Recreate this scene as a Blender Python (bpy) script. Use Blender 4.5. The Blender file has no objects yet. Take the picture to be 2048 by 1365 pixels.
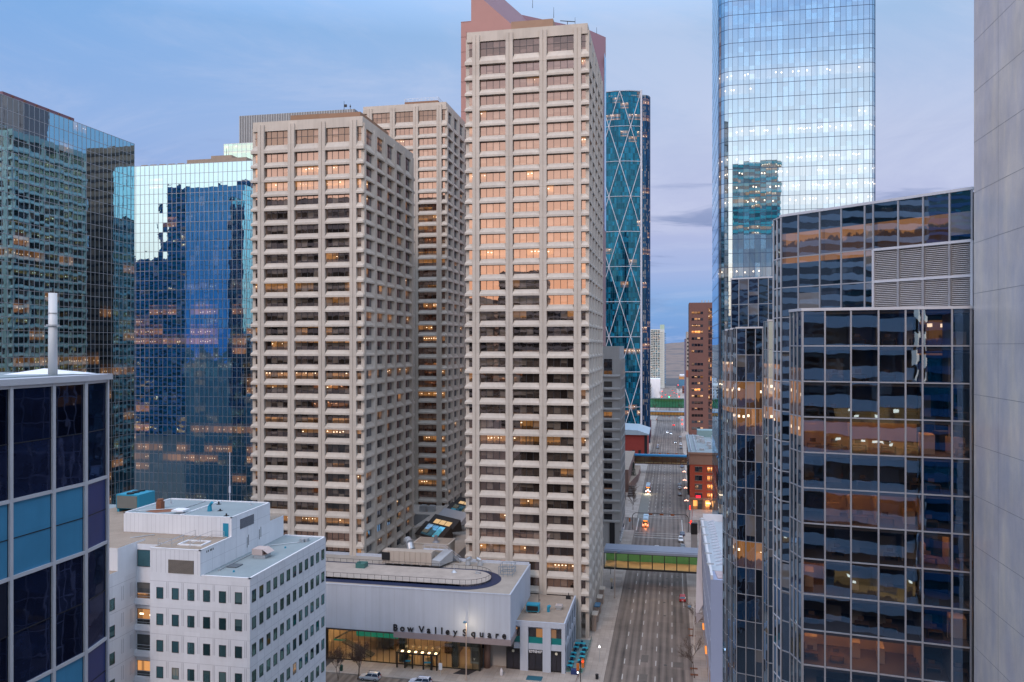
import bpy, math, random
from mathutils import Vector, Matrix
R = random.Random(11)
rad = math.radians
S = bpy.context.scene
COL = S.collection
WL = {}            # world position of every root (parts are written in world metres)

# ------------------------------------------------------------------ mesh builder
class MB:
    def __init__(s, T=None):
        s.v, s.f, s.m, s.uv, s.T = [], [], [], [], T
    def add(s, vs, fs, m=0, uvs=None):
        b = len(s.v)
        s.v += [s.T(*p) if s.T else tuple(p) for p in vs]
        for k, f in enumerate(fs):
            s.f.append([b + i for i in f]); s.m.append(m); s.uv.append(uvs[k] if uvs else None)
    def box(s, x0, x1, y0, y1, z0, z1, m=0):
        s.add([(x0,y0,z0),(x1,y0,z0),(x1,y1,z0),(x0,y1,z0),(x0,y0,z1),(x1,y0,z1),(x1,y1,z1),(x0,y1,z1)],
              [(0,3,2,1),(4,5,6,7),(0,1,5,4),(1,2,6,5),(2,3,7,6),(3,0,4,7)], m)
    def quad(s, a, b, c, d, m=0, uv=None):
        s.add([a,b,c,d], [(0,1,2,3)], m, [uv] if uv else None)
    def prism(s, pts, z0, z1, m=0, mt=None):
        n = len(pts)
        s.add([(p[0],p[1],z0) for p in pts] + [(p[0],p[1],z1) for p in pts],
              [(i,(i+1)%n,n+(i+1)%n,n+i) for i in range(n)] + [tuple(range(n-1,-1,-1))], m)
        s.add([(p[0],p[1],z1) for p in pts], [tuple(range(n))], m if mt is None else mt)
    def profile(s, prof, u0, u1, m=0, e0=0.0, e1=0.0):
        # prof: (n,z) outline pushed along u; e0/e1 draw the ends in where n is small (hipped ends)
        k = len(prof); nmax = max(p[0] for p in prof); nmin = min(p[0] for p in prof)
        def t(p): return (nmax - p[0]) / (nmax - nmin)
        a = [(u0 + e0*t(p), p[0], p[1]) for p in prof]; b = [(u1 - e1*t(p), p[0], p[1]) for p in prof]
        s.add(a + b, [(i,(i+1)%k,k+(i+1)%k,k+i) for i in range(k)] + [tuple(range(k-1,-1,-1)), tuple(range(k,2*k))], m)
    def cyl(s, p0, p1, r0, r1=None, n=8, m=0):
        r1 = r0 if r1 is None else r1
        p0, p1 = Vector(p0), Vector(p1); d = (p1-p0).normalized()
        a = d.orthogonal().normalized(); b = d.cross(a)
        vs = []
        for p, r in ((p0,r0),(p1,r1)):
            for i in range(n):
                t = 2*math.pi*i/n; q = p + a*(r*math.cos(t)) + b*(r*math.sin(t)); vs.append((q.x,q.y,q.z))
        s.add(vs, [(i,(i+1)%n,n+(i+1)%n,n+i) for i in range(n)] + [tuple(range(n-1,-1,-1)), tuple(range(n,2*n))], m)
    def tube(s, pts, r, n=6, m=0):
        for a, b in zip(pts[:-1], pts[1:]): s.cyl(a, b, r, r, n, m)
    def loft(s, rings, m=0, caps=True):
        n = len(rings[0]); vs = [p for r in rings for p in r]; fs = []
        for k in range(len(rings)-1):
            fs += [(k*n+i, k*n+(i+1)%n, (k+1)*n+(i+1)%n, (k+1)*n+i) for i in range(n)]
        if caps: fs += [tuple(range(n-1,-1,-1)), tuple(range((len(rings)-1)*n, len(rings)*n))]
        s.add(vs, fs, m)
    def build(s, name, mats, parent=None, smooth=False, label=None, cat=None, group=None, kind=None):
        mats = mats if isinstance(mats, (list, tuple)) else [mats]
        me = bpy.data.meshes.new(name)
        if parent is not None: o0 = WL[parent.name]
        elif cat or kind == 'thing':
            xs = [p[0] for p in s.v]; ys = [p[1] for p in s.v]
            o0 = ((min(xs)+max(xs))/2, (min(ys)+max(ys))/2, min(p[2] for p in s.v))
        else: o0 = (0,0,0)
        me.from_pydata([(x-o0[0], y-o0[1], z-o0[2]) for x,y,z in s.v], [], s.f)
        for m in mats: me.materials.append(m)
        me.polygons.foreach_set('material_index', s.m)
        if any(u for u in s.uv):
            L = me.uv_layers.new(name='UVMap').data; k = 0
            for f, u in zip(s.f, s.uv):
                for i in range(len(f)):
                    L[k].uv = u[i] if u else (0.5,0.5); k += 1
        if smooth: me.polygons.foreach_set('use_smooth', [True]*len(s.f))
        me.update()
        o = bpy.data.objects.new(name, me); COL.objects.link(o)
        if parent is not None: o.parent = parent; WL[o.name] = o0
        else: o.location = o0; WL[o.name] = o0
        tag(o, label, cat, group, kind)
        return o

def tag(o, label=None, cat=None, group=None, kind=None):
    for k, v in (('label',label),('category',cat),('group',group),('kind',kind)):
        if v: o[k] = v
    return o
def empty(name, loc, label=None, cat=None, group=None, rz=0.0):
    o = bpy.data.objects.new(name, None); COL.objects.link(o)
    o.location = loc; o.rotation_euler = (0,0,rz); o.empty_display_size = .5
    WL[o.name] = tuple(loc)
    return tag(o, label, cat, group)
def kids(o): return [c for c in COL.objects if c.parent == o]
def copy_tree(o, parent=None, chs=None):
    c = o.copy(); COL.objects.link(c)
    if parent is not None: c.parent = parent
    for ch in (chs or CH)(o): copy_tree(ch, c)
    return c
def CH(o): return list(o.children)
def F(x, y, dx, dy):
    # facade frame: u left-to-right seen from outside, n outward, z up
    l = math.hypot(dx, dy); dx /= l; dy /= l; nx, ny = dy, -dx
    return lambda u, n, z: (x + dx*u + nx*n, y + dy*u + ny*n, z)

# ------------------------------------------------------------------ node helpers
class N:
    def __init__(s, nt): s.nt = nt; nt.nodes.clear()
    def new(s, t, **kw):
        n = s.nt.nodes.new(t)
        for k, v in kw.items():
            if k[0] == '_': setattr(n, k[1:], v)
        return n
    def set(s, sock, v):
        if v is None: return
        if hasattr(v, 'is_linked') or isinstance(v, bpy.types.NodeSocket): s.nt.links.new(v, sock)
        else:
            if isinstance(v, (tuple, list)) and len(v) == 3 and sock.type == 'RGBA': v = (*v, 1)
            sock.default_value = v
    def m(s, op, a, b=None, c=None, clamp=False):
        n = s.new('ShaderNodeMath'); n.operation = op; n.use_clamp = clamp
        for i, v in enumerate((a,b,c)): s.set(n.inputs[i], v)
        return n.outputs[0]
    def mixc(s, f, a, b, blend='MIX'):
        n = s.new('ShaderNodeMix'); n.data_type = 'RGBA'; n.blend_type = blend
        s.set(n.inputs[0], f); s.set(n.inputs[6], a); s.set(n.inputs[7], b)
        return n.outputs[2]
    def noise(s, vec, scale, detail=2, rough=.5, dist=0.0):
        n = s.new('ShaderNodeTexNoise'); s.set(n.inputs['Vector'], vec)
        n.inputs['Scale'].default_value = scale; n.inputs['Detail'].default_value = detail
        n.inputs['Roughness'].default_value = rough; n.inputs['Distortion'].default_value = dist
        return n.outputs['Fac']
    def white(s, vec):
        n = s.new('ShaderNodeTexWhiteNoise'); n.noise_dimensions = '3D'; s.set(n.inputs['Vector'], vec); return n.outputs['Value']
    def comb(s, x, y, z):
        n = s.new('ShaderNodeCombineXYZ')
        for i, v in enumerate((x,y,z)): s.set(n.inputs[i], v)
        return n.outputs[0]
    def sep(s, v):
        n = s.new('ShaderNodeSeparateXYZ'); s.set(n.inputs[0], v); return n.outputs
    def vmul(s, v, k):
        n = s.new('ShaderNodeVectorMath'); n.operation = 'MULTIPLY'; s.set(n.inputs[0], v); n.inputs[1].default_value = k; return n.outputs[0]
    def ramp(s, f, stops, interp='LINEAR'):
        n = s.new('ShaderNodeValToRGB'); cr = n.color_ramp; cr.interpolation = interp
        while len(cr.elements) < len(stops): cr.elements.new(.5)
        for e, (p, c) in zip(cr.elements, stops): e.position = p; e.color = (*c, 1) if len(c) == 3 else c
        s.set(n.inputs[0], f); return n.outputs[0]
    def sstep(s, v, a, b):
        n = s.new('ShaderNodeMapRange'); n.interpolation_type = 'SMOOTHSTEP'; s.set(n.inputs[0], v)
        n.inputs[1].default_value = a; n.inputs[2].default_value = b; return n.outputs[0]
    def bump(s, h, dist, strength=1.0):
        n = s.new('ShaderNodeBump'); s.set(n.inputs['Height'], h); n.inputs['Distance'].default_value = dist
        n.inputs['Strength'].default_value = strength; return n.outputs[0]
    def out(s, sh):
        o = s.new('ShaderNodeOutputMaterial'); s.nt.links.new(sh, o.inputs[0])
    def pos(s): return s.new('ShaderNodeNewGeometry').outputs['Position']

def newmat(name):
    m = bpy.data.materials.new(name); m.use_nodes = True
    return m, N(m.node_tree)

def mat(name, c, rough=.7, metal=0.0, var=.12, panel=None, objv=0.0, scale=.6, streak=0.0, bump=0.0, emit=None, es=1.0, spec=.4, grain=0.0):
    m, n = newmat(name); p = n.pos()
    b = n.new('ShaderNodeBsdfPrincipled')
    f = n.noise(p, scale, 4, .6)
    k = n.m('MULTIPLY_ADD', n.m('SUBTRACT', f, .5), 2*var, 1.0)
    if streak:
        st = n.noise(n.vmul(p, (1.1,1.1,.06)), 1.0, 4, .65)
        k = n.m('MULTIPLY', k, n.m('MULTIPLY_ADD', n.m('SUBTRACT', st, .5), 2*streak, 1.0))
    if panel:
        s_ = n.sep(p); hh = n.white(n.comb(n.m('FLOOR', n.m('DIVIDE', n.m('ADD', n.m('ADD', s_[0], s_[1]), .37), panel[0])), n.m('FLOOR', n.m('DIVIDE', s_[2], panel[1])), 2.0))
        k = n.m('MULTIPLY', k, n.m('MULTIPLY_ADD', hh, 2*panel[2], 1-panel[2]))
    if objv:
        k = n.m('MULTIPLY', k, n.m('MULTIPLY_ADD', n.new('ShaderNodeObjectInfo').outputs['Random'], 2*objv, 1-objv))
    if grain:
        g = n.noise(p, 9.0, 2, .6)
        k = n.m('MULTIPLY', k, n.m('MULTIPLY_ADD', n.m('SUBTRACT', g, .5), 2*grain, 1.0))
    n.set(b.inputs['Base Color'], n.mixc(1.0, c, n.comb(k,k,k), 'MULTIPLY'))
    b.inputs['Roughness'].default_value = rough; b.inputs['Metallic'].default_value = metal
    b.inputs['Specular IOR Level'].default_value = spec
    if bump: n.set(b.inputs['Normal'], n.bump(n.noise(p, 3.0, 4, .6), bump))
    if emit:
        n.set(b.inputs['Emission Color'], emit); b.inputs['Emission Strength'].default_value = es
    n.out(b.outputs[0]); return m

def glow(name, c, s):
    m, n = newmat(name); e = n.new('ShaderNodeEmission'); n.set(e.inputs[0], c); e.inputs[1].default_value = s
    n.out(e.outputs[0]); return m

def office(name, tint=(.8,.85,.9), r0=.4, floors=.2, pin=.7, pout=.08, warm=(1,.43,.12), le=.5, dark=(.02,.022,.025),
           blind=(.22,.2,.18), pb=.35, pitch=4.0, off=0.0, seed=0.0, wav=.004, wscale=.35, group=4.0, lamps=1.0, rand=True, rough=.015, power=4.0):
    # reflective office glazing over rooms: some rooms lit, some with blinds, the rest dark
    m, n = newmat(name)
    uvn = n.new('ShaderNodeUVMap'); uv = n.sep(uvn.outputs[0])
    p = n.pos(); pz = n.sep(p)[2]
    rnd = n.m('MULTIPLY', n.new('ShaderNodeObjectInfo').outputs['Random'], 977.0 if rand else 0.0)
    fl = n.m('FLOOR', n.m('MULTIPLY_ADD', pz, 1/pitch, -off))
    ui = n.m('ADD', n.m('FLOOR', uv[0]), n.m('FLOOR', rnd)); fu = n.m('FRACT', uv[0]); fv = n.m('FRACT', uv[1])
    gi = n.m('FLOOR', n.m('DIVIDE', ui, group))
    hf = n.white(n.comb(fl, seed+3.3, 1.7))
    hb = n.white(n.comb(fl, gi, seed+9.1)); hp = n.white(n.comb(fl, ui, seed+5.5)); hq = n.white(n.comb(fl, ui, seed+21.5))
    pl = n.m('MULTIPLY_ADD', n.m('LESS_THAN', hf, floors), pin-pout, pout)
    lit = n.m('LESS_THAN', hb, pl)
    # blinds drawn part way down
    bl = n.m('MULTIPLY', n.m('LESS_THAN', hp, pb), n.m('GREATER_THAN', fv, n.m('MULTIPLY', hq, .75)))
    # furniture and partitions
    q = n.comb(n.m('ADD', uv[0], rnd), n.m('ADD', n.m('MULTIPLY', fv, 1.3), fl), seed)
    fn = n.noise(q, 3.1, 3, .6)
    desk = n.sstep(n.m('SUBTRACT', n.m('MULTIPLY_ADD', fn, .55, .08), fv), -.03, .03)
    part = n.sstep(n.noise(n.comb(n.m('ADD', uv[0], rnd), fl, seed+7), 1.7, 3, .7), .56, .60)
    room = n.m('MULTIPLY', n.m('MULTIPLY_ADD', desk, -.8, 1.0), n.m('MULTIPLY_ADD', part, -.55, 1.0))
    room = n.m('MULTIPLY', room, n.m('MULTIPLY_ADD', hq, .8, .45))
    room = n.m('MULTIPLY', room, n.m('MULTIPLY_ADD', bl, -.45, 1.0))
    # ceiling lamps
    lu = n.m('FRACT', n.m('MULTIPLY', uv[0], 2.0)); lh = n.white(n.comb(n.m('FLOOR', n.m('MULTIPLY', n.m('ADD',uv[0],rnd), 2.0)), fl, seed+2))
    lv = n.m('MULTIPLY_ADD', lh, .25, .62)
    lamp = n.m('MULTIPLY', n.m('LESS_THAN', n.m('ABSOLUTE', n.m('SUBTRACT', lu, .5)), .2), n.m('LESS_THAN', n.m('ABSOLUTE', n.m('SUBTRACT', fv, lv)), .045))
    lamp = n.m('MULTIPLY', n.m('MULTIPLY', lamp, n.m('LESS_THAN', lh, .45)), n.m('SUBTRACT', 1.0, bl))
    est = n.m('MULTIPLY', lit, n.m('MULTIPLY_ADD', lamp, 4.0*lamps, n.m('MULTIPLY', room, le)))
    warm2 = n.mixc(n.m('MULTIPLY', lamp, .7), warm, (1,.86,.65))
    em = n.new('ShaderNodeEmission'); n.set(em.inputs[0], warm2); n.set(em.inputs[1], est)
    df = n.new('ShaderNodeBsdfDiffuse')
    dk = n.mixc(n.m('MULTIPLY', n.m('MULTIPLY', hq, hq), n.m('MULTIPLY_ADD', fn, 1.2, .2)), tuple(x*.6 for x in dark), tuple(x*6.0 for x in dark))
    n.set(df.inputs[0], n.mixc(bl, dk, n.mixc(hq, blind, tuple(x*.55 for x in blind))))
    ad = n.new('ShaderNodeAddShader'); n.nt.links.new(df.outputs[0], ad.inputs[0]); n.nt.links.new(em.outputs[0], ad.inputs[1])
    gl = n.new('ShaderNodeBsdfGlossy'); n.set(gl.inputs[0], tint); gl.inputs['Roughness'].default_value = rough
    if wav:
        nv = n.m('ADD', n.noise(p, wscale, 2, .5), n.m('MULTIPLY', n.white(n.comb(ui, fl, seed)), 0.0))
        n.set(gl.inputs['Normal'], n.bump(nv, wav/wscale*.6))
    lw = n.new('ShaderNodeLayerWeight'); lw.inputs[0].default_value = .5
    fac = n.m('MULTIPLY_ADD', n.m('POWER', lw.outputs['Facing'], power), 1-r0, r0, clamp=True)
    mx = n.new('ShaderNodeMixShader'); n.set(mx.inputs[0], fac); n.nt.links.new(ad.outputs[0], mx.inputs[1]); n.nt.links.new(gl.outputs[0], mx.inputs[2])
    n.out(mx.outputs[0]); return m

def clear(name, tint=(.7,.8,.85), r0=.12, through=(.75,.8,.8), wav=.004, wscale=.35):
    # see-through glass: mirror coat over a tinted view of the room behind
    m, n = newmat(name); p = n.pos()
    gl = n.new('ShaderNodeBsdfGlossy'); n.set(gl.inputs[0], tint); gl.inputs['Roughness'].default_value = .01
    n.set(gl.inputs['Normal'], n.bump(n.noise(p, wscale, 2, .5), wav/wscale*.6))
    tr = n.new('ShaderNodeBsdfTransparent'); n.set(tr.inputs[0], through)
    lw = n.new('ShaderNodeLayerWeight'); lw.inputs[0].default_value = .5
    fac = n.m('MULTIPLY_ADD', n.m('POWER', lw.outputs['Facing'], 4.0), 1-r0, r0, clamp=True)
    mx = n.new('ShaderNodeMixShader'); n.set(mx.inputs[0], fac); n.nt.links.new(tr.outputs[0], mx.inputs[1]); n.nt.links.new(gl.outputs[0], mx.inputs[2])
    n.out(mx.outputs[0]); return m

# ------------------------------------------------------------------ camera, sky, sun
cd = bpy.data.cameras.new('camera'); cam = bpy.data.objects.new('camera', cd); COL.objects.link(cam); S.camera = cam
cam.location = (0,0,74); cam.rotation_euler = (rad(90),0,rad(11.358))
cd.sensor_width = 36; cd.lens = 28.0; cd.shift_y = .0046; cd.clip_start = .5; cd.clip_end = 20000
W = bpy.data.worlds.new('World'); S.world = W; W.use_nodes = True
n = N(W.node_tree)
g = n.new('ShaderNodeTexCoord').outputs['Generated']; gs = n.sep(g); ez = n.m('MAXIMUM', gs[2], 0.0)
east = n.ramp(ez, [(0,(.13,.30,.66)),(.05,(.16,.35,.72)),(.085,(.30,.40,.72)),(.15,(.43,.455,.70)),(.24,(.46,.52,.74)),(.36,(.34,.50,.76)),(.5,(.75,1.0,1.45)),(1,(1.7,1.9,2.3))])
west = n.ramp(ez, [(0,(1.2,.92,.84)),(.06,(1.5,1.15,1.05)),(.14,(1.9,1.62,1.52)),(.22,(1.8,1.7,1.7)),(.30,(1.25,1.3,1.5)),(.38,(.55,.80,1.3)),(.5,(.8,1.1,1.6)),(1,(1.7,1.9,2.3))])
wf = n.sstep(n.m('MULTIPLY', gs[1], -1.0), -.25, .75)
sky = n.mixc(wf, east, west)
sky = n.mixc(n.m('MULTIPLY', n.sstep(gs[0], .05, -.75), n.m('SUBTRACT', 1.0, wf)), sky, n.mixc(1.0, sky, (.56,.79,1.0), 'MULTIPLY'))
# thin streaky cloud
cv = n.comb(n.m('DIVIDE', gs[0], n.m('ADD', ez, .12)), n.m('DIVIDE', gs[1], n.m('ADD', ez, .12)), n.m('MULTIPLY', gs[2], 7.0))
cl = n.noise(cv, .55, 9, .66, 1.0)
cl2 = n.noise(n.comb(n.m('MULTIPLY', gs[0], 4.0), n.m('MULTIPLY', gs[1], 1.2), n.m('MULTIPLY', gs[2], 26.0)), 1.1, 5, .6, .6)
sky = n.mixc(n.m('MULTIPLY', n.sstep(cl, .46, .70), .38), sky, n.mixc(wf, (.62,.66,.84), (1.6,1.4,1.4)))
low = n.m('MULTIPLY', n.sstep(ez, .03, .09), n.sstep(ez, .26, .13))
sky = n.mixc(n.m('MULTIPLY', n.m('MULTIPLY', n.sstep(cl2, .55, .66), low), n.m('MULTIPLY_ADD', wf, -.8, .8)), sky, (.16,.22,.45))
ns = n.new('ShaderNodeTexSky'); ns.sky_type = 'NISHITA'; ns.sun_disc = False; ns.sun_elevation = rad(6); ns.sun_rotation = rad(192)
sky = n.mixc(1.0, sky, n.mixc(1.0, ns.outputs[0], (.015,.015,.015), 'MULTIPLY'), 'ADD')
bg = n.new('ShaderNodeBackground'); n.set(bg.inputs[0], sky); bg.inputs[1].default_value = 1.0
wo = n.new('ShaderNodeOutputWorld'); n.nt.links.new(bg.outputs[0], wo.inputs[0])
sl = bpy.data.lights.new('sun', 'SUN'); sl.energy = 1.25; sl.angle = rad(14); sl.color = (1,.74,.58)
so = bpy.data.objects.new('sun', sl); COL.objects.link(so)
# low western sun behind the camera (azimuth 192 deg from +Y), lifted for the glow of the whole evening sky
so.rotation_euler = Vector((-math.sin(rad(12)), -math.cos(rad(12)), .75)).to_track_quat('Z','Y').to_euler()
S.view_settings.view_transform = 'Standard'; S.view_settings.look = 'None'; S.view_settings.exposure = 0; S.view_settings.gamma = 1
S.render.engine = 'CYCLES'
cy = S.cycles; cy.use_denoising = True; cy.max_bounces = 7; cy.glossy_bounces = 5; cy.diffuse_bounces = 3; cy.transparent_max_bounces = 12
cy.sample_clamp_indirect = 4.0; cy.caustics_reflective = False; cy.caustics_refractive = False
try: cy.denoiser = 'OPENIMAGEDENOISE'
except Exception: pass
# ------------------------------------------------------------------ materials
CONC = mat('pale precast concrete', (.515,.462,.40), .85, var=.12, scale=.25, streak=.17, grain=.08, panel=(8.7,8.0,.045), objv=.04)
CONC2 = mat('grey precast concrete', (.43,.42,.41), .85, var=.10, scale=.25, streak=.12, grain=.08)
ROOFG = mat('gravel roof', (.36,.32,.28), .95, var=.22, scale=.35, grain=.25)
ROOFB = mat('grey membrane roof', (.24,.29,.31), .9, var=.22, scale=.22, grain=.1)
ROOFT = mat('tan ballast roof', (.30,.24,.19), .95, var=.25, scale=.5, grain=.3)
WHITEP = mat('white precast panel', (.74,.76,.80), .7, var=.08, scale=.3, streak=.11, panel=(2.42,3.75,.035))
WHITEJ = mat('panel joint', (.42,.43,.47), .8)
MULL = mat('grey aluminium mullion', (.33,.34,.37), .45, .3)
MULLD = mat('dark mullion', (.035,.04,.05), .5)
MULLW = mat('pale metal mullion', (.55,.56,.60), .4, .2)
MULLB = mat('blue steel mullion', (.02,.05,.12), .4)
DARK = mat('black metal', (.015,.015,.018), .5)
STEEL = mat('galvanised steel', (.50,.53,.56), .4, .6, var=.15)
HVAC = mat('beige duct casing', (.46,.40,.34), .6, var=.10)
TEALM = mat('teal painted metal', (.02,.25,.38), .5, var=.12)
MAROON = mat('maroon granite cladding', (.36,.19,.17), .55, var=.08, scale=.2)
MAROOND = mat('dark maroon metal roof', (.15,.075,.10), .5, var=.10, scale=.1)
RUST = mat('rusty metal', (.22,.09,.05), .8, var=.3, scale=2)
TREEB = mat('bare bark', (.10,.065,.05), .9)

BVG = [office('bronze office glass', (.80,.535,.44), .36, floors=.15, pin=.75, pout=.07, le=.45, dark=(.022,.017,.014), blind=(.20,.165,.135), pb=.55,
              pitch=4.0, off=o, seed=sd, wav=.0035, group=4.0) for o, sd in ((.2,11),(.7,23),(.95,37))]
FIFTHG = office('blue mirror glass', (.33,.70,.90), .74, floors=.16, pin=.5, pout=.035, le=.55, dark=(.008,.012,.02), pb=.1, pitch=3.9, off=.4, seed=51, wav=.003, wscale=.3, group=3.0, rand=False, lamps=.5)
FIFTHN = office('mirror glass of the second tower', (.56,.84,.96), .66, floors=.14, pin=.6, pout=.03, le=.6, dark=(.006,.010,.02), pb=.1, pitch=3.9, off=.15, seed=58, wav=.005, wscale=.3, group=3.0, rand=False, lamps=.5)
BROOKG = office('pale blue mirror glass', (.62,.82,.98), .54, floors=.17, pin=.95, pout=.015, le=.35, warm=(1,.75,.5), dark=(.03,.07,.10), blind=(.10,.15,.19), pb=.25, pitch=4.25, off=.3, seed=71, wav=.0010, wscale=.2, group=9.0, rand=False, lamps=1.6)
BOWG = office('teal curtain glass', (.07,.34,.55), .14, floors=.13, pin=.5, pout=.03, le=.5, dark=(.002,.035,.06), blind=(.01,.09,.13), pb=.3, pitch=4.2, off=.1, seed=83, power=6.0, wav=.003, wscale=.25, group=4.0, rand=False)
JG = office('navy glass', (.34,.42,.75), .10, floors=.0, pin=.1, pout=.01, dark=(.003,.004,.010), blind=(.01,.01,.02), pb=.1, seed=91, wav=.005, wscale=.4, rand=False)
DARKG = office('dark grey glass', (.40,.64,.92), .30, floors=.2, pin=.7, pout=.06, le=.5, dark=(.008,.010,.014), pb=.1, pitch=3.7, off=.35, seed=101, wav=.006, wscale=.3, group=3.0, rand=False, lamps=.6)
WHITEG = office('green office window glass', (.35,.72,.75), .26, floors=.0, pin=.2, pout=.035, le=.5, dark=(.01,.02,.022), blind=(.10,.16,.16), pb=.35, pitch=3.75, off=.15, seed=111, group=1.0)
SMALLG = office('dark window glass', (.55,.6,.7), .16, floors=.1, pin=.7, pout=.09, le=.6, dark=(.012,.012,.014), blind=(.10,.09,.08), pb=.2, pitch=3.6, seed=121, group=1.0)
TEALG = office('teal banded tower glass', (.3,.7,.7), .2, floors=.3, pin=.7, pout=.12, le=.9, dark=(.01,.04,.05), pitch=4.2, seed=131, group=2.0, wav=0, rand=False, lamps=1.5)
NAVYG = office('plain blue tower glass', (.15,.45,.5), .10, floors=.1, pin=.5, pout=.05, dark=(.002,.045,.068), blind=(.003,.07,.095), pitch=4, seed=141, wav=0, rand=False)
CONDOG = office('condo glass', (.6,.85,.85), .25, floors=.1, pin=.3, pout=.12, dark=(.03,.06,.07), pitch=3, seed=151, wav=0, group=1.0, rand=False)

# ------------------------------------------------------------------ setting
GR = mat('city ground', (.075,.075,.08), .9, var=.12, scale=.05)
g = MB(); g.box(-6000,6000,-1500,9000,-1.0,-.02); g.build('ground', GR, kind='structure')
# asphalt with tyre darkened lanes and lighter worn strips
m, n = newmat('worn asphalt'); p = n.pos(); ps = n.sep(p)
base = n.noise(p, .12, 5, .65); fine = n.noise(p, 6.0, 3, .6)
lane = n.m('COSINE', n.m('MULTIPLY', n.m('ADD', ps[0], .2), 2*math.pi/1.75))
worn = n.noise(n.comb(n.m('MULTIPLY', ps[0], 1.3), n.m('MULTIPLY', ps[1], .03), 0.0), 1.0, 4, .6)
patch = n.white(n.comb(n.m('FLOOR', n.m('DIVIDE', n.m('ADD', ps[0], n.m('MULTIPLY', worn, 1.0)), 3.5)), n.m('FLOOR', n.m('DIVIDE', ps[1], 31.0)), 4.0))
k = n.m('ADD', n.m('MULTIPLY_ADD', base, .9, .35), n.m('ADD', n.m('MULTIPLY', lane, .20), n.m('ADD', n.m('MULTIPLY_ADD', worn, 1.1, -.55), n.m('MULTIPLY_ADD', patch, .24, -.12))))
k = n.m('MULTIPLY', k, n.m('MULTIPLY_ADD', fine, .3, .85))
b = n.new('ShaderNodeBsdfPrincipled'); n.set(b.inputs['Base Color'], n.mixc(1.0, (.21,.168,.14), n.comb(k,k,k), 'MULTIPLY')); b.inputs['Roughness'].default_value = .75
n.out(b.outputs[0]); ASPH = m
# sidewalk: concrete flags with joints and stained bays
m, n = newmat('sidewalk flags'); p = n.pos(); ps = n.sep(p)
bay = n.white(n.comb(n.m('FLOOR', n.m('DIVIDE', ps[0], 2.6)), n.m('FLOOR', n.m('DIVIDE', ps[1], 3.2)), 1.0))
jx = n.m('LESS_THAN', n.m('FRACT', n.m('DIVIDE', ps[0], 1.3)), .03); jy = n.m('LESS_THAN', n.m('FRACT', n.m('DIVIDE', ps[1], 1.6)), .025)
k = n.m('MULTIPLY', n.m('MULTIPLY_ADD', n.noise(p,.3,5,.65), .6, .7), n.m('MULTIPLY_ADD', bay, .22, .9))
k = n.m('MULTIPLY', k, n.m('MULTIPLY_ADD', n.m('MAXIMUM', jx, jy), -.35, 1.0))
b = n.new('ShaderNodeBsdfPrincipled'); n.set(b.inputs['Base Color'], n.mixc(1.0, (.36,.31,.27), n.comb(k,k,k), 'MULTIPLY')); b.inputs['Roughness'].default_value = .85
n.out(b.outputs[0]); WALK = m
PAINT = mat('worn road paint', (.50,.48,.45), .7, var=.25, scale=1.5)
ROADW = mat('pale concrete bus lane', (.20,.195,.175), .85, var=.15, scale=.3, grain=.1)

r = MB(); r.quad((-14.8,100,.0),(4.6,100,.0),(4.6,322,.0),(-14.8,322,.0)); r.quad((-90,322,.0),(90,322,.0),(90,346,.0),(-90,346,.0))
r.quad((-14.8,346,.0),(7.6,346,.0),(7.6,1500,.0),(-14.8,1500,.0)); r.build('road', ASPH, kind='structure')
r = MB(); r.quad((-110,140,.0),(-14.8,140,.0),(-14.8,168.6,.0),(-110,168.6,.0)); r.build('cross_street', ASPH, kind='structure')
r = MB(); r.quad((-14.6,346,.004),(-10.6,346,.004),(-10.6,425,.004),(-14.6,425,.004)); r.build('bus_lane_surface', ROADW, kind='structure')
r = MB()
for a in ((-78,-14.8,168.6,322),(4.6,22,100,322),(-90,-14.8,346,1400),(7.6,60,346,1400)):
    r.box(a[0],a[1],a[2],a[3],-.015,.15)
r.build('pavement', WALK, kind='structure')
r = MB()
def dash(x, y0, y1, step, ln, w=.10, x1=None):
    y = y0
    while y < y1:
        t = (y-y0)/(y1-y0); xx = x if x1 is None else x + (x1-x)*t
        r.quad((xx-w,y,.008),(xx+w,y,.008),(xx+w,y+ln,.008),(xx-w,y+ln,.008)); y += step
for x in (-10.9,-7.4,-3.7,.0): dash(x, 151, 300, 9.0, 3.0)
for x in (-10.4,-7.4,-4.2,-.9): dash(x, 352, 700, 9.0, 3.0)
for x in (-9,-5,-1): dash(x, 705, 1300, 9.0, 3.0)
for y in (315.5,319.0,348.0,351.5): r.quad((-14.4,y,.008),(5.5,y,.008),(5.5,y+.35,.008),(-14.4,y+.35,.008))
r.quad((-14.4,311.5,.008),(4.2,311.5,.008),(4.2,312.1,.008),(-14.4,312.1,.008))
for x in (-14.2,3.9): r.quad((x,323,.008),(x+.35,323,.008),(x+.35,346,.008),(x,346,.008))
r.quad((3.2,230,.008),(3.35,230,.008),(3.35,311,.008),(3.2,311,.008))
r.build('road_marking', PAINT, kind='structure')

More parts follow.
